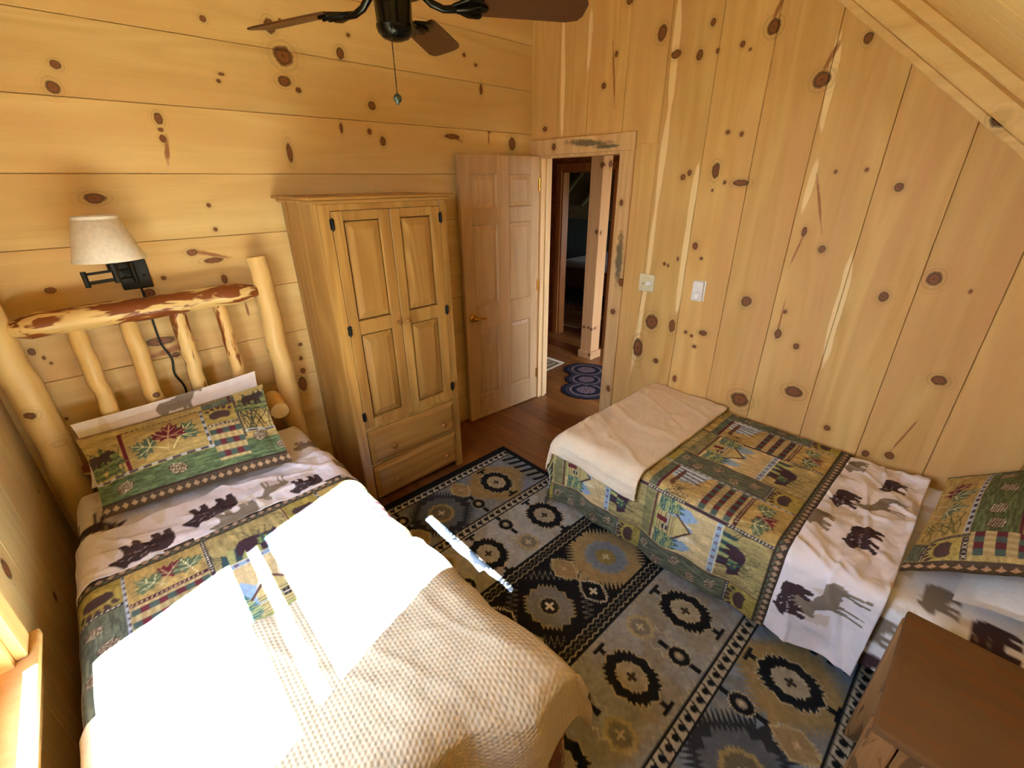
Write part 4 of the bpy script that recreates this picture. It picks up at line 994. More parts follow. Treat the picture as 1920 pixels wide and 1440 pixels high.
def sham_canvas_side(w, h):
    """sham whose print runs sideways: u towards the head, v from the room edge to the wall"""
    cv = Canvas(w, h, TAN, .002); ground(cv, 0, 0, w, h, (172, 152, 100), .006, .03, .22, 4)
    cv.rect(0, 0, w, .055, (80, 66, 54))
    for i in range(int(w / .034)): cv.poly([(i * .034, .028), (i * .034 + .014, .012), (i * .034 + .028, .028), (i * .034 + .014, .046)], (186, 156, 126))
    dots(cv, .035, .06, .050, .17, NAVY, CREAM, .014); ground(cv, .0, .06, .034, .17, DGREEN, .004, .02, .4, 5)
    ground(cv, .052, .06, .150, .165, (168, 150, 84), .01, .01, .2, 7); paw(Fr(cv, .100, .110, (0, -1), (-1, 0), .10), (84, 64, 62))
    crosses(cv, .152, .06, .170, .165, (60, 48, 50), CREAM); plaid(cv, .172, .075, .33, .19, False, 3)
    dots(cv, 0, .170, .172, .186, (84, 78, 62), (120, 112, 90), .014)
    ground(cv, 0, .19, .150, .80, (174, 150, 94), .006, .04, .22, 6); branches(Fr(cv, .01, .20), .13, .2, (96, 92, 58), 10, 3)
    leaf(Fr(cv, .06, .62, (0, -1), (1, 0), .13), (102, 40, 50), (206, 190, 150)); leaf(Fr(cv, .09, .52, (.3, -.95), (.95, .3), .13), (96, 110, 86), (222, 216, 170)); leaf(Fr(cv, .08, .40, (-.3, -.95), (.95, -.3), .12), (100, 110, 84), (222, 216, 170))
    cv.rect(.150, .19, .166, .80, (176, 180, 190))
    for i in range(14): cv.rect(.153, .20 + i * .042, .163, .222 + i * .042, NAVY)
    ground(cv, .167, .19, .285, .82, (92, 100, 68), .004, .035, .45, 8)
    for i, (x, y) in enumerate(((.225, .34), (.235, .50), (.215, .64), (.25, .76), (.23, .24))): cone(Fr(cv, x, y, (.2, .98), (-.98, .2), .066))
    cv.rect(.285, .19, .293, .82, MAROON)
    ground(cv, .294, .19, w, .44, OLIVE, .02, .02, .25, 9); f = Fr(cv, .30, .20); branches(f, w - .31, .22, (66, 66, 50), 9, 8)
    bear(Fr(cv, .30, .40, (0, -1), (1, 0), .17), (66, 52, 50)); conifer(Fr(cv, .31, .25, (0, 1), (1, 0), .1), (62, 78, 64), LGREEN)
    cv.rect(.294, .44, w, .455, NAVY)
    for i in range(9): cv.ell(.305 + i * .018, .447, .006, .004, CREAM)
    plaid(cv, .296, .46, w, .66, False, 3); ground(cv, .294, .67, w, h, (112, 112, 72), .02, .02, .3, 12); cone(Fr(cv, .37, .74, (1, 0), (0, 1), .066))
    ground(cv, 0, .80, .29, h, DGREEN, .02, .004, .4, 13)
    cv.mottle(.14, .004, .004, 11); return cv
# ---------------------------------------------------------------- big rug
def rug_pattern():
    X0, X1, Y0, Y1 = .36, 1.905, -.235, 2.172
    cv = Canvas(X1 - X0, Y1 - Y0, (20, 22, 26), .0026)
    X = cv.U + X0; Y = cv.V + Y0
    BK, GY, LG, TN, BL, IV = (26, 28, 32), (112, 116, 118), (150, 152, 152), (150, 134, 104), (112, 122, 136), (182, 170, 142)
    nA = fbm(X / .10, Y / .10, 5); nB = fbm(X / .03, Y / .03, 9)
    def paint(mask, col, a=1.0): cv.put((slice(None), slice(None)), mask, col, a)
    def tri(t): return np.abs((t % 1.0) - .5) * 2
    seps = [2.093, 1.642, 1.213, .760, .287, -.134]
    fields = [(116, 126, 138), (158, 160, 158), (28, 29, 34), (142, 142, 138), (112, 124, 136)]
    xin = (X > .47) & (X < 1.80)
    for i in range(5):
        band = (Y < seps[i]) & (Y > seps[i + 1])
        if i == 2: paint(band & (X < 1.872), fields[i])
        else:
            paint(band & (X < 1.872), fields[i])
            paint(band & (X < 1.872) & (nA > .52), (fields[i][0] + 14, fields[i][1] + 16, fields[i][2] + 24), .6)
            paint(band & (X < 1.872) & (nA < .44), TN, .30)
    def steps(cx, cy, a, b, c, tooth, pitch):
        dx = np.abs(X - cx); dy = np.abs(Y - cy)
        q = dx / a + dy / b; along = (dx / a - dy / b)
        return q + tooth * (tri(along / pitch) - .5), np.maximum(dx / a, dy / b)
    def octa(cx, cy, a, b, cut, col, tooth=.10, pitch=.22):
        dx = np.abs(X - cx); dy = np.abs(Y - cy)
        tx = 1 + tooth * (tri(dy / (b * pitch * 2)) - .5) ; ty = 1 + tooth * (tri(dx / (a * pitch * 2)) - .5)
        m = (dx < a * tx) & (dy < b * ty) & (dx / a + dy / b < cut * (1 + tooth * (tri((dx / a - dy / b) / pitch) - .5)))
        paint(m, col)
    def cross(cx, cy, s, col):
        m = (np.abs(X - cx) < s * .28) & (np.abs(Y - cy) < s) | (np.abs(Y - cy) < s * .28) & (np.abs(X - cx) < s); paint(m, col)
    def hooks(cx, cy, r, col):
        for sg in (-1, 1):
            y = cy + sg * r
            paint((np.abs(X - cx) < .010) & (np.abs(Y - cy) < r) & ((Y - cy) * sg > 0), col)
            paint((np.abs(Y - y) < .008) & (np.abs(X - cx) < (.036 if r > .15 else .012)), col)
    def outline(fn, *a): pass
    def medallion(cx, cy, kind):
        if kind == 'black':
            hooks(cx, cy, .165, BK)
            octa(cx, cy, .101, .122, 1.45, IV, .20, .30); octa(cx, cy, .095, .115, 1.44, BK, .20, .30)
            octa(cx, cy, .056, .068, 1.42, IV, .2, .35); octa(cx, cy, .051, .062, 1.42, (160, 152, 132), .2, .35); cross(cx, cy, .022, (52, 46, 42))
        elif kind == 'halo':
            octa(cx, cy, .205, .205, 1.22, (148, 128, 88), .26, .13); medallion(cx, cy, 'black')
        elif kind == 'bigtan':
            octa(cx, cy, .205, .205, 1.30, (182, 166, 130), .30, .14); octa(cx, cy, .198, .198, 1.29, (156, 136, 98), .30, .14)
            octa(cx, cy, .105, .115, 1.42, (128, 138, 152), .2, .25); octa(cx, cy, .092, .100, 1.42, (116, 126, 142), .2, .25); octa(cx, cy, .05, .055, 1.4, (134, 122, 78), .2, .4); cross(cx, cy, .022, IV)
        elif kind == 'grey':
            for r in (.205, .165):
                q, _ = steps(cx, cy, r * 1.25, r * 1.25, 1, .30, .16)
                paint((np.abs(q - 1) < .022), (176, 170, 156)) if r > .2 else None
            octa(cx, cy, .104, .120, 1.45, (172, 156, 118), .2, .25); octa(cx, cy, .098, .114, 1.44, (124, 124, 124), .2, .25)
            octa(cx, cy, .044, .050, 1.45, (176, 164, 134), .2, .35); octa(cx, cy, .040, .045, 1.45, (40, 38, 36), .2, .35); cross(cx, cy, .026, (214, 206, 188))
        elif kind == 'dark':
            octa(cx, cy, .205, .21, 1.25, (46, 50, 56), .32, .13); octa(cx, cy, .135, .14, 1.42, (88, 94, 102), .2, .2); octa(cx, cy, .075, .085, 1.42, (150, 134, 92), .2, .3); octa(cx, cy, .058, .066, 1.42, (104, 96, 78), .2, .3); cross(cx, cy, .024, IV)
        elif kind == 'small':
            hooks(cx, cy, .088, BK); octa(cx, cy, .042, .048, 1.45, IV, .2, .4); octa(cx, cy, .038, .044, 1.45, BK, .2, .4); octa(cx, cy, .018, .021, 1.4, (140, 130, 112)); cross(cx, cy, .012, IV)
        elif kind == 'smallwhite':
            octa(cx, cy, .056, .082, 1.30, (190, 184, 170), .25, .3); octa(cx, cy, .048, .070, 1.28, BK, .25, .3); cross(cx, cy, .024, (200, 194, 180))
        elif kind == 'flower':
            octa(cx, cy, .058, .066, 1.42, (168, 156, 124), .3, .3); octa(cx, cy, .040, .046, 1.42, (124, 120, 108), .3, .3); cross(cx, cy, .020, IV)
        elif kind == 'tan':
            octa(cx, cy, .060, .084, 1.30, (184, 168, 130), .28, .3); octa(cx, cy, .052, .074, 1.28, (150, 130, 94), .28, .3); cross(cx, cy, .016, (186, 160, 130))
    def zig(yc, x0, x1, col, amp=.035, pit=.05, a=.7):
        z = yc + amp * (tri(X / pit) - .5); paint((np.abs(Y - z) < .004) & (X > x0) & (X < x1), col, a)
    rows = [(1.872, 'halo', 'dark', 'tan', 'small'), (1.427, 'black', 'black', 'small', 'flower'), (.974, 'bigtan', 'grey', 'tan', 'smallwhite'), (.519, 'black', 'black', 'flower', 'small'), (.070, 'halo', 'dark', 'small', 'tan')]
    for j, (yc, mA, mB, sU, sD) in enumerate(rows):
        for i, x in enumerate((1.575, 1.130, .685)):
            k = mA if i % 2 == 0 else mB
            if k == 'black':
                for e in (-1, 1):
                    zig(yc + e * .19, x - .17, x + .17, (186, 178, 158), .035, .05, .6)
                    paint((np.abs(np.abs(X - x - 0) - (.17 + .02 * tri(Y / .05))) < .004) & (np.abs(Y - yc) < .12), (186, 178, 158), .5)
            medallion(x, yc, k)
        for i, x in enumerate((1.350, .920, .475)):
            a, b = (sU, sD) if i % 2 == 0 else (sD, sU)
            medallion(x, yc + .10, a); medallion(x, yc - .09, b)
    # separating borders
    for i, y in enumerate(seps):
        if i in (2, 3):
            for o_, c_, w_ in ((.030, BK, .012), (.0, BK, .024), (-.030, BK, .012)): paint((np.abs(Y - y - o_) < w_) & (X < 1.872), c_)
            paint((np.abs(np.abs(Y - y) - (.022 + .004 * np.sin(X * 160))) < .0032) & (X < 1.872), (168, 158, 132))
            paint((np.abs(Y - y + .006 * np.sin(X * 210)) < .003) & (X < 1.872), (140, 130, 108), .8)
        else:
            paint((np.abs(Y - y) < .030) & (X < 1.872), (168, 162, 146) if i not in (0,) else (176, 174, 166))
            paint((np.abs(np.abs(Y - y) - .030) < .0055) & (X < 1.872), BK)
            ph = (X / .047) % 1.0; dx = (ph - .5) * .047; dy = Y - y
            paint(((dx / .013) ** 2 + (dy / .014) ** 2 < 1) & (X < 1.872), BK)
            paint((np.abs(dx - .014 - .4 * dy) < .0035) & (np.abs(dy) < .026) & (X < 1.872), BK)
    # claws along the long edges
    for xe, sg in ((1.872, -1), (.393, 1)):
        d = (X - xe) * sg
        m = (d > -.002) & (d < .095) & (((Y - d * .35) / .062 % 1.0) < .42) & (Y < 2.07) & (Y > -.12)
        for y in seps: m &= np.abs(Y - y) > .045
        paint(m, BK)
    paint((X > 1.872) | (X < .393), BK); paint((Y > seps[0] + .034), BK); paint(Y < seps[5] - .034, BK)
    cv.a *= (.90 + .22 * (nB[..., None])); cv.mottle(.10, .012, .012, 41)
    return cv, X0, X1, Y0, Y1
cv, X0, X1, Y0, Y1 = rug_pattern()
st = .0045
U = np.arange(0, X1 - X0 + st, st); V = np.arange(0, Y1 - Y0 + st, st)
def f(u, v): return X0 + u, Y0 + v, .0125 + .0012 * vnoise(u * 60, v * 60, 2)
M_RUG = cloth('wool_rug_pile', None, fuzz=.5, rough=.95)
o = sheet_mesh('area_rug', U, V, f, M_RUG, cv, origin=((X0 + X1) / 2, (Y0 + Y1) / 2, 0), thick=.011)
tag(o, 'large black, grey and tan geometric rug lying between the two beds', 'rug')

# ---------------------------------------------------------------- drape helper
def drop(d, r):
    """distance past the edge line -> (outward, downward) over a rounded edge of radius r"""
    d = np.asarray(d, float); th = np.clip((d + r) / r, 0, PI / 2)
    on = d < -r; out = np.where(on, d, -r + r * np.sin(th)); down = np.where(on, 0, r * (1 - np.cos(th)))
    ex = np.maximum(0, d + r - r * PI / 2)
    return out, down + ex

M_QUILT = cloth('printed_quilt', None, quilt=.45, rough=.9)
M_SHEET = cloth('printed_sheet', None, fuzz=.08, rough=.85)
M_BLANKET1 = cloth('waffle_blanket', (208, 192, 164), weave=.0125, rough=.95)
M_BLANKET2 = cloth('tan_blanket', (234, 216, 192), weave=.009, rough=.95)
M_WSHEET = cloth('white_ticking', (226, 222, 220), fuzz=.05)

# ================================================================ first bed (against the window wall)
bx0, bx1, by0, by1, bz = -.362, .612, .585, 2.490, .615
def soft_box(u, v, cx, cy, hx, hy, zt, zb, r):
    pass
def mattress(name, x0, x1, y0, y1, zb, zt, r, canvas, mat, label, wr=.003, seed=0):
    t = .006; depth = zt - zb - .02
    U = np.arange(-depth - .4 * r, (x1 - x0) + depth + .4 * r, .010); V = np.arange(-depth - .4 * r, (y1 - y0) + depth + .4 * r, .010)
    def f(u, v):
        W, H = x1 - x0, y1 - y0
        ol, dl = drop(-u, r); orr, dr = drop(u - W, r); ob, db = drop(-v, r); ot, dt = drop(v - H, r)
        X = np.where(u < W / 2, x0 - ol, x1 + orr); Y = np.where(v < H / 2, y0 - ob, y1 + ot)
        dz = np.maximum(np.maximum(dl, dr), np.maximum(db, dt))
        # round the plan corners
        n = fbm(u * 7, v * 7, seed) - .5
        Z = zt - dz + wr * 2 * n * (dz < .02)
        ccx = np.clip(X, x0 + r * 1.6, x1 - r * 1.6); ccy = np.clip(Y, y0 + r * 1.6, y1 - r * 1.6)
        ex, ey = X - ccx, Y - ccy; L = np.hypot(ex, ey) + 1e-9; k = np.minimum(1, r * 1.6 / L)
        corner = (np.abs(ex) > 1e-6) & (np.abs(ey) > 1e-6)
        X = np.where(corner, ccx + ex * k, X); Y = np.where(corner, ccy + ey * k, Y)
        return X, Y, Z
    # canvas coordinates start at the drop
    o = sheet_mesh(name, U, V, f, mat, canvas, (lambda u, v: (u + .45, v + .45)), origin=((x0 + x1) / 2, (y0 + y1) / 2, zb))
    # closed underside
    mb = MB(); mb.box(x0 + .012, x1 - .012, y0 + .012, y1 - .012, zb, zb + .06, .02, None, 2, True)
    mb.build('underside', M_WSHEET, o, ((x0 + x1) / 2, (y0 + y1) / 2, zb))
    return tag(o, label, 'mattress')
W_ = bx1 - bx0; H_ = by1 - by0
it = [('moose', .45 + (-.30 - bx0), .45 + (2.20 - by0), .20, DK, -1), ('moose', .45 + (-.27 - bx0), .45 + (2.07 - by0), .22, GR, -1), ('bear', .45 + (.55 - bx0), .45 + (2.20 - by0), .14, GR, 1), ('moose', .45 + (.35 - bx0), .45 + (2.00 - by0), .2, GR, 1)]
cv = animal_canvas(W_ + .9, H_ + .9, it, (0, -1), 3)
mattress('mattress', bx0, bx1, by0, by1, .387, bz, .075, cv, M_SHEET, 'mattress in an animal print fitted sheet on the log bed under the window', seed=2)

def bed_cloth(name, mat, canvas, u0, u1, v0, v1, geo, label, cat, step=.0045, cuv=None, thick=.006, origin=None):
    U = np.arange(u0, u1 + step * .5, step); V = np.arange(v0, v1 + step * .5, step)
    o = sheet_mesh(name, U, V, geo, mat, canvas, cuv, origin=origin or (0, 0, 0), thick=thick)
    return tag(o, label, cat)
def crease(u, v, seed):
    """sharp little folds running in a few directions"""
    a = 1 - np.abs(2 * fbm(u * 6 + v * 3, v * 2 - u, seed, 3) - 1); b = 1 - np.abs(2 * fbm(u * 2 - v * 1.2, v * 7 + u * 2, seed + 9, 3) - 1)
    return np.clip(a - .80, 0, 1) * 3 + np.clip(b - .82, 0, 1) * 3
def geo1(lift, amp, freq, seed, wall_drop=True, flare=.10, foot=False, r=.07, cr=0.0):
    """cloth on bed one: u = x (with drop past both edges), v = y (with drop past the foot)"""
    def g(u, v):
        orr, dr = drop(u - bx1, r); ol, dl = drop(bx0 - u, r)
        X = np.where(u > .1, bx1 + orr, bx0 - ol); dz = np.where(u > .1, dr, dl)
        n = fbm(u * freq, v * freq, seed) - .5; n2 = fbm(u * freq * 2.7, v * freq * .9, seed + 5) - .5
        side = np.clip(dz / .06, 0, 1)
        fold = np.sin(v * 15 + 2 * np.sin(v * 6 + seed)) * .5 + .5 * np.sin(v * 31 + seed)
        X = X + np.where(u > .1, 1, -0.3) * (lift * side + side * (dz * flare + .016 * fold * np.clip(dz / .15, 0, 1)))
        Y = v.copy(); dzf = 0
        if foot:
            of, dzf = drop(by0 - v, r); Y = by0 - of
            sf = np.clip(dzf / .06, 0, 1)
            Y = Y - sf * (.02 + dzf * .12 + .02 * np.sin(u * 17) * np.clip(dzf / .15, 0, 1))
        if foot: Y = Y - .075 * np.clip(np.maximum((u - .36) / .16, (-.12 - u) / .16), 0, 1) * np.clip(dzf / .09, 0, 1)
        if foot: X = X + np.where(u > .1, .05, 0) * np.clip((.80 - v) / .22, 0, 1) * np.clip(dz / .09, 0, 1)
        Z = bz + lift - np.hypot(dz, dzf) + amp * (n + .45 * n2) * (1 - side) + (cr * crease(u, v, seed) if cr else 0)
        return X, Y, Z
    return g
# quilt
cv = quilt_canvas(1.62, .60, 0.0)
QT = 1.786
def cuv1(u, v): return u + .375 + .285, (QT - v)
bed_cloth('patchwork_quilt', M_QUILT, cv, bx0 - .10, bx1 + .30, 1.185, QT, geo1(.012, .012, 6, 11), 'lodge patchwork quilt across the sunlit bed under the window', 'quilt', .0045, cuv1, .008, (.1, 1.5, .6))
# hem roll of the quilt at its foot end
# folded top sheet with animals
it = [('bear', .40 + -.165, 2.06 - 1.855, .20, DK, -1), ('bear', .40 + .065, 2.06 - 1.925, .20, DK, -1), ('bear', .40 + .420, 2.06 - 1.835, .145, DK, -1), ('bear', .40 + .130, 2.06 - 1.815, .18, GR, -1), ('moose', .40 + .30, 2.06 - 1.93, .14, GR, -1), ('bear', .4 + .66, .15, .15, GR, 1)]
cv = animal_canvas(1.3, .34, it, (0, 1), 8, (224, 216, 224))
bed_cloth('top_sheet', M_SHEET, cv, bx0 - .06, bx1 + .22, 1.772, 2.055, geo1(.014, .022, 8, 23, cr=.012), 'white top sheet with bears turned down over the quilt of the window bed', 'bed sheet', .005, lambda u, v: (u + .40, 2.06 - v), .003, (.1, 1.9, .6))
# waffle blanket over the foot
bed_cloth('waffle_blanket', M_BLANKET1, None, bx0 - .135, bx1 + .26, by0 - .27, 1.215, geo1(.024, .014, 4, 37, flare=.20, foot=True, cr=.008), 'cream tan waffle blanket across the foot of the sunlit bed', 'blanket', .008, None, .010, (.1, .9, .6))

# ---------------------------------------------------------------- pillows
def pillow(name, TL, TR, BL, BR, thick, mat, canvas, label, sag=(0, 0, 0), flange=.10, seed=0, n=190, back=None, wr=.012, cat='pillow', pinch=.25):
    TL, TR, BL, BR = map(np.array, (TL, TR, BL, BR)); c = (TL + TR + BL + BR) / 4
    nrm = np.cross(BR - BL, TL - BL); nrm = nrm / np.linalg.norm(nrm)
    w = np.linalg.norm(BR - BL); h = np.linalg.norm(TL - BL)
    def base(s, t): return (BL * ((1 - s) * (1 - t))[..., None] + BR * (s * (1 - t))[..., None] + TL * ((1 - s) * t)[..., None] + TR * (s * t)[..., None])
    def surf(sign):
        def f(u, v):
            s = u / w; t = v / h
            a = np.clip(np.minimum(s, 1 - s) * w / flange - .35, 0, None); b = np.clip(np.minimum(t, 1 - t) * h / flange - .35, 0, None)
            ha = 1 - np.exp(-a * .9); hb = 1 - np.exp(-b * .9)
            prof = (ha * hb) ** .7
            ss = 2 * s - 1; tt = 2 * t - 1     # sides pull in between the corners
            P = base(s - pinch * .10 * ss * (1 - tt ** 2) * (ss ** 2), t - pinch * .10 * tt * (1 - ss ** 2) * (tt ** 2))
            k = fbm(s * 6, t * 5, seed) - .5; k2 = fbm(s * 15, t * 13, seed + 3) - .5
            hgt = sign * (thick * prof + .0015) + wr * (k * .9 + k2 * .35) * (prof * .6 + .4)
            P = P + nrm * hgt[..., None] + np.array(sag) * (prof)[..., None]
            return P[..., 0], P[..., 1], P[..., 2]
        return f
    U = np.linspace(0, w, n); V = np.linspace(0, h, int(n * h / w) + 2); org = tuple(c)
    o = sheet_mesh(name, U, V, surf(1), mat, canvas, None, origin=org)
    b = sheet_mesh(name + '_back', U, V, surf(-1), back or mat, canvas, None, parent=o, origin=org, flip=True); b.name = 'back_panel'
    return tag(o, label, cat), w, h
def sham_canvas(w, h):
    cv = Canvas(w, h, TAN, .002)     # v up
    ground(cv, 0, 0, w, h, (170, 148, 94), .03, .006, .22, 3)
    k = w / .70; q = h / .48
    R = lambda a, b, c, d, col: cv.rect(a * k, b * q, c * k, d * q, col)
    ground(cv, 0, .06 * q, w, .155 * q, (90, 106, 76), .03, .004, .5, 5)
    R(0, 0, .7, .055, (80, 66, 54))
    for i in range(int(.7 / .03)): cv.poly([(i * .03 * k, .028 * q), ((i * .03 + .012) * k, .014 * q), ((i * .03 + .024) * k, .028 * q), ((i * .03 + .012) * k, .044 * q)], (178, 150, 120))
    R(0, .052, .7, .060, (58, 40, 38))
    for x, y, a in ((.09, .105, .3), (.275, .112, -.2), (.60, .165, .4), (.68, .10, 0)): cone(Fr(cv, x * k, y * q, (math.cos(a), math.sin(a)), (-math.sin(a), math.cos(a)), .066))
    R(0, .157, .43, .170, (176, 180, 184))
    for i in range(9): R(.02 + i * .05, .160, .05 + i * .05, .167, NAVY)
    R(.12, .17, .134, .40, (104, 36, 46))
    # left woods panel
    f = Fr(cv, .0, .17 * q, k=1); branches(f, .115 * k, .2, (70, 74, 56), 9, 3)
    for i in range(5): conifer(Fr(cv, (.012 + .02 * i) * k, (.18 + .04 * (i % 3)) * q, (1, 0), (0, 1), .09), (58, 76, 62), (130, 140, 84))
    bear(Fr(cv, .0, .25 * q, (1, 0), (0, 1), .10), (70, 56, 54))
    # leaves
    leaf(Fr(cv, .20 * k, .255 * q, (.5, .85), (-.85, .5), .125), (86, 104, 86), (220, 214, 160)); leaf(Fr(cv, .335 * k, .275 * q, (.8, -.6), (.6, .8), .135), (84, 104, 86), (224, 218, 164)); leaf(Fr(cv, .285 * k, .290 * q, (.95, -.2), (.2, .95), .140), (102, 36, 48), (196, 160, 120))
    R(.134, .392, .40, .402, (76, 58, 50))
    for i in range(14): cv.ell((.143 + i * .0185) * k, .397 * q, .006, .004, (196, 182, 140))
    # paw panel, plaid
    R(.405, .155, .418, .40, (172, 178, 190))
    for i in range(6): R(.407, .17 + i * .04, .416, .188 + i * .04, NAVY)
    ground(cv, .42 * k, .27 * q, .535 * k, .385 * q, (168, 150, 84), .01, .01, .2, 7); paw(Fr(cv, .478 * k, .322 * q, (1, 0), (0, 1), .10), (84, 64, 62))
    dots(cv, .42 * k, .385 * q, .535 * k, .398 * q, NAVY, CREAM, .013); crosses(cv, .42 * k, .255 * q, .535 * k, .270 * q, (60, 48, 50), CREAM)
    plaid(cv, .42 * k, .085 * q, .54 * k, .254 * q, True, 3)
    ground(cv, .42 * k, .40 * q, .545 * k, h, DGREEN, .02, .004, .4, 6)
    R(.538, .17, .550, .44, (116, 108, 88))
    for i in range(18): cv.ell(.544 * k, (.175 + i * .0145) * q, .004, .005, (60, 50, 50))
    R(.525, .40, .535, .48, MAROON)
    # right woods panel
    f = Fr(cv, .555 * k, .20 * q); branches(f, .14 * k, .22, (66, 66, 50), 14, 8)
    for i in range(6): conifer(Fr(cv, (.565 + .022 * i) * k, (.31 + .03 * (i % 2)) * q, (1, 0), (0, 1), .085), (62, 78, 64), (150, 152, 92))
    bear(Fr(cv, .575 * k, .345 * q, (1, 0), (0, 1), .10), (66, 52, 50))
    R(.55, .190, .70, .203, (176, 180, 184)); R(.56, .193, .60, .200, NAVY); R(.63, .193, .67, .200, NAVY)
    ground(cv, 0, .43 * q, .52 * k, h, (128, 104, 72), .02, .004, .3, 9)
    cv.mottle(.14, .004, .004, 11); return cv
cv = animal_canvas(.70, .50, [('bear', .25, .43, .17, GR, 1), ('bear', .55, .44, .15, DK, -1), ('bear', .10, .36, .16, DK, 1), ('moose', .4, .2, .2, GR, 1)], (0, 1), 12, (226, 216, 214))
M_PILLOW = cloth('pillow_print', None, quilt=.35, rough=.9)
pillow('bed_pillow', (-.270, 2.555, .905), (.47, 2.515, .955), (-.28, 2.40, .655), (.47, 2.36, .655), .050, M_PILLOW, cv, 'white animal print pillow leaning on the log headboard behind the patchwork sham', seed=4, wr=.020)
cv = sham_canvas(.72, .46)
pillow('pillow_sham', (-.270, 2.485, .862), (.468, 2.405, .915), (-.255, 2.115, .655), (.430, 1.995, .665), .080, M_PILLOW, cv, 'lodge patchwork sham with leaves and a paw print leaning on the log bed', seed=9, wr=.016, flange=.12)

# ================================================================ second bed (along the door wall)
cx0, cx1, cy0, cy1, cz = 1.722, XB - .012, -.50, 1.452, .492
W_ = cx1 - cx0; H_ = cy1 - cy0
P2 = lambda u, y: (.45 + (cx1 - u - cx0), .45 + (y - cy0))
it = [('bear', *P2(.86, -.22), .17, GR, -1), ('bear', *P2(.95, -.36), .20, DK, -1), ('bear', *P2(1.12, -.10), .16, GR, -1), ('bear', *P2(1.30, -.12), .15, DK, -1), ('bear', *P2(.5, -.3), .17, DK, -1), ('moose', *P2(1.2, -.4), .2, GR, -1)]
cv = animal_canvas(W_ + .9, H_ + .9, it, (0, 1), 33, (232, 230, 232))
mattress('mattress', cx0, cx1, cy0, cy1, .192, cz, .06, cv, M_SHEET, 'mattress in a white animal print sheet on the bed along the door wall', seed=6)
def geo2(lift, amp, freq, seed, flare=.05, foot=False, r=.06, fold_k=1.0, skew=0.0, cr=0.0):
    """cloth on bed two: u = distance from the door wall, v = y"""
    def g(u, v):
        uu = u - skew * np.clip(v - .2, 0, None)
        o_, dr = drop(uu - W_, r); X = cx1 - (W_ + o_)
        n = fbm(u * freq, v * freq, seed) - .5; n2 = fbm(u * freq * .9, v * freq * 2.6, seed + 5) - .5
        side = np.clip(dr / .05, 0, 1)
        fold = np.sin(v * 13 + 1.5 * np.sin(v * 5 + seed)) * .6 + .4 * np.sin(v * 27 + seed)
        X = X - lift - side * (dr * flare + .014 * fold_k * fold * np.clip(dr / .15, 0, 1.6))
        Y = v.copy(); dzf = 0
        if foot:
            of, dzf = drop(v - cy1, r); Y = cy1 + of
            sf = np.clip(dzf / .05, 0, 1); Y = Y + lift + sf * (dzf * .10 + .014 * np.sin(u * 15) * np.clip(dzf / .15, 0, 1))
            X = X - np.clip(dzf, 0, .3) * side * .18
        Z = cz + lift - np.hypot(dr, dzf) + amp * (n + .5 * n2) * (1 - side)
        if cr: c = cr * crease(u, v, seed); Z = Z + c * (1 - side); X = X - c * side
        return X, Y, Z
    return g
cv = quilt_canvas(1.42, 1.62, .33)
bed_cloth('patchwork_quilt', M_QUILT, cv, .015, 1.395, .215, cy1 + .20, geo2(.010, .012, 6, 51, .03, True), 'lodge patchwork quilt with cabin and bear patches hanging over the door wall bed', 'quilt', .0045, lambda u, v: (u, v - .222), .008, (2.2, .8, .5))
def S2(k, u, y, s, c, fl): return (k, u, .30 - y, s, c, fl)
it = [S2('bear', .13, .185, .13, GR, -1), S2('bear', .20, .02, .14, DK, -1), S2('bear', .47, .155, .155, DK, -1), S2('moose', .42, -.01, .16, GR, -1), S2('bear', .72, .20, .155, GR, -1), S2('bear', .72, .04, .17, DK, -1), S2('bear', 1.17, .16, .17, DK, -1), S2('moose', 1.10, .00, .20, GR, -1)]
cv = animal_canvas(1.45, .42, it, (0, -1), 44, (230, 224, 230))
bed_cloth('top_sheet', M_SHEET, cv, .03, 1.375, -.085, .232, geo2(.026, .050, 5, 61, .02, False, fold_k=1.3, cr=.018), 'white top sheet with bears and moose folded down over the door wall bed', 'bed sheet', .005, lambda u, v: (u, .30 - v), .003, (2.2, .1, .5))
def gb(u, v):
    g = geo2(.022, .018, 5, 71, .12, True, skew=.05, cr=.010); return g(u, v)
bed_cloth('folded_blanket', M_BLANKET2, None, .02, 1.15, .885, cy1 + .17, gb, 'tan blanket folded over the foot of the door wall bed near the doorway', 'blanket', .007, None, .009, (2.2, 1.2, .5))
gb2 = geo2(.036, .018, 5, 71, .12, False, skew=.05, cr=.010)
bed_cloth('folded_blanket_upper', M_BLANKET2, None, .02, 1.09, .902, cy1 - .02, gb2, 'x', 'x', .010, None, .009, (2.2, 1.2, .5))
_u = bpy.data.objects['folded_blanket_upper']; _b = bpy.data.objects['folded_blanket']
del _u['label'], _u['category']; _u.parent = _b; _u.location = (0, 0, 0); _u.name = 'upper_layer'
# pillows
cv = animal_canvas(.72, .44, [('bear', .5, .2, .2, DK, -1), ('bear', .2, .25, .18, GR, 1)], (0, 1), 55, (234, 234, 238))
pillow('bed_pillow', (1.83, -.60, .60), (2.60, -.63, .60), (1.84, -.235, .535), (2.62, -.28, .535), .058, M_PILLOW, cv, 'white animal print pillow lying under the patchwork sham by the door wall', seed=14, wr=.012)
cv = sham_canvas_side(.46, .84)
pillow('pillow_sham', (2.655, -.135, .575), (2.68, -.52, .865), (1.845, -.085, .548), (1.885, -.47, .76), .095, M_PILLOW, cv, 'lodge patchwork sham on the pillow at the right end of the door wall bed', seed=19, wr=.016, flange=.12)

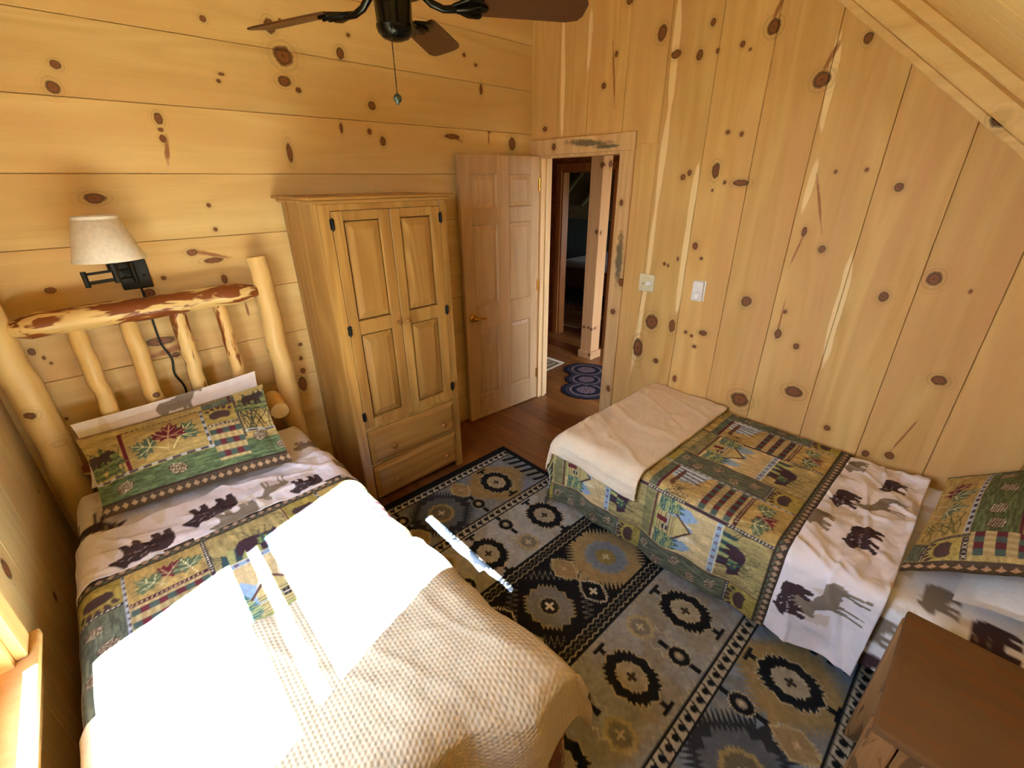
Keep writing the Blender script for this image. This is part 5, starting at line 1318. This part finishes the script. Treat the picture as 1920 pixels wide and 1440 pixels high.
# ---------------------------------------------------------------- light: sun and sky through the window
sun = bpy.data.lights.new('sun', 'SUN'); sun.energy = 120; sun.angle = math.radians(.55); sun.color = (.86, .99, 1.20)
so = bpy.data.objects.new('sun', sun); COL.objects.link(so)
so.rotation_euler = Vector((1, .33, -1.42)).to_track_quat('-Z', 'Y').to_euler(); so.location = (-6, -1, 9)
w = bpy.data.worlds.new('sky'); scene.world = w; w.use_nodes = True; nt = w.node_tree; nt.nodes.clear()
ou = nt.nodes.new('ShaderNodeOutputWorld'); bg = nt.nodes.new('ShaderNodeBackground'); tc = nt.nodes.new('ShaderNodeTexCoord'); sx = nt.nodes.new('ShaderNodeSeparateXYZ'); cr = nt.nodes.new('ShaderNodeValToRGB')
mr = nt.nodes.new('ShaderNodeMapRange'); mr.inputs[1].default_value = -1; mr.inputs[2].default_value = 1
nt.links.new(tc.outputs['Generated'], sx.inputs[0]); nt.links.new(sx.outputs[2], mr.inputs[0]); nt.links.new(mr.outputs[0], cr.inputs[0])
cr.color_ramp.elements[0].position = .47; cr.color_ramp.elements[0].color = (.16, .17, .10, 1)
e = cr.color_ramp.elements[1]; e.position = .52; e.color = (.72, .84, 1.0, 1)
e = cr.color_ramp.elements.new(1.0); e.color = (.42, .62, 1.0, 1)
nt.links.new(cr.outputs[0], bg.inputs[0]); nt.links.new(bg.outputs[0], ou.inputs[0]); bg.inputs[1].default_value = 12.0

# ---------------------------------------------------------------- camera
cam = bpy.data.cameras.new('camera'); co = bpy.data.objects.new('camera', cam); COL.objects.link(co)
cam.sensor_fit = 'HORIZONTAL'; cam.sensor_width = 36; cam.lens = 831.796 / 1920 * 36; cam.clip_start = .02
yaw, pitch, roll = .745518794, .429821180, -.00909475537
fw = Vector((math.sin(yaw) * math.cos(pitch), math.cos(yaw) * math.cos(pitch), -math.sin(pitch)))
r_ = Vector((math.cos(yaw), -math.sin(yaw), 0)); u_ = r_.cross(fw)
c_, s_ = math.cos(roll), math.sin(roll)
R_ = c_ * r_ + s_ * u_; U_ = -s_ * r_ + c_ * u_
co.matrix_world = Matrix(((R_.x, U_.x, -fw.x, 0), (R_.y, U_.y, -fw.y, 0), (R_.z, U_.z, -fw.z, 1.86), (0, 0, 0, 1)))
scene.camera = co
scene.view_settings.view_transform = 'Standard'; scene.view_settings.look = 'None'; scene.view_settings.gamma = 1; scene.view_settings.use_curve_mapping = False
scene.view_settings.exposure = .80
scene.cycles.use_denoising = True
scene.cycles.max_bounces = 10; scene.cycles.diffuse_bounces = 6; scene.cycles.use_adaptive_sampling = True; scene.cycles.adaptive_threshold = .02; scene.cycles.transparent_max_bounces = 12
scene.cycles.sample_clamp_indirect = 12
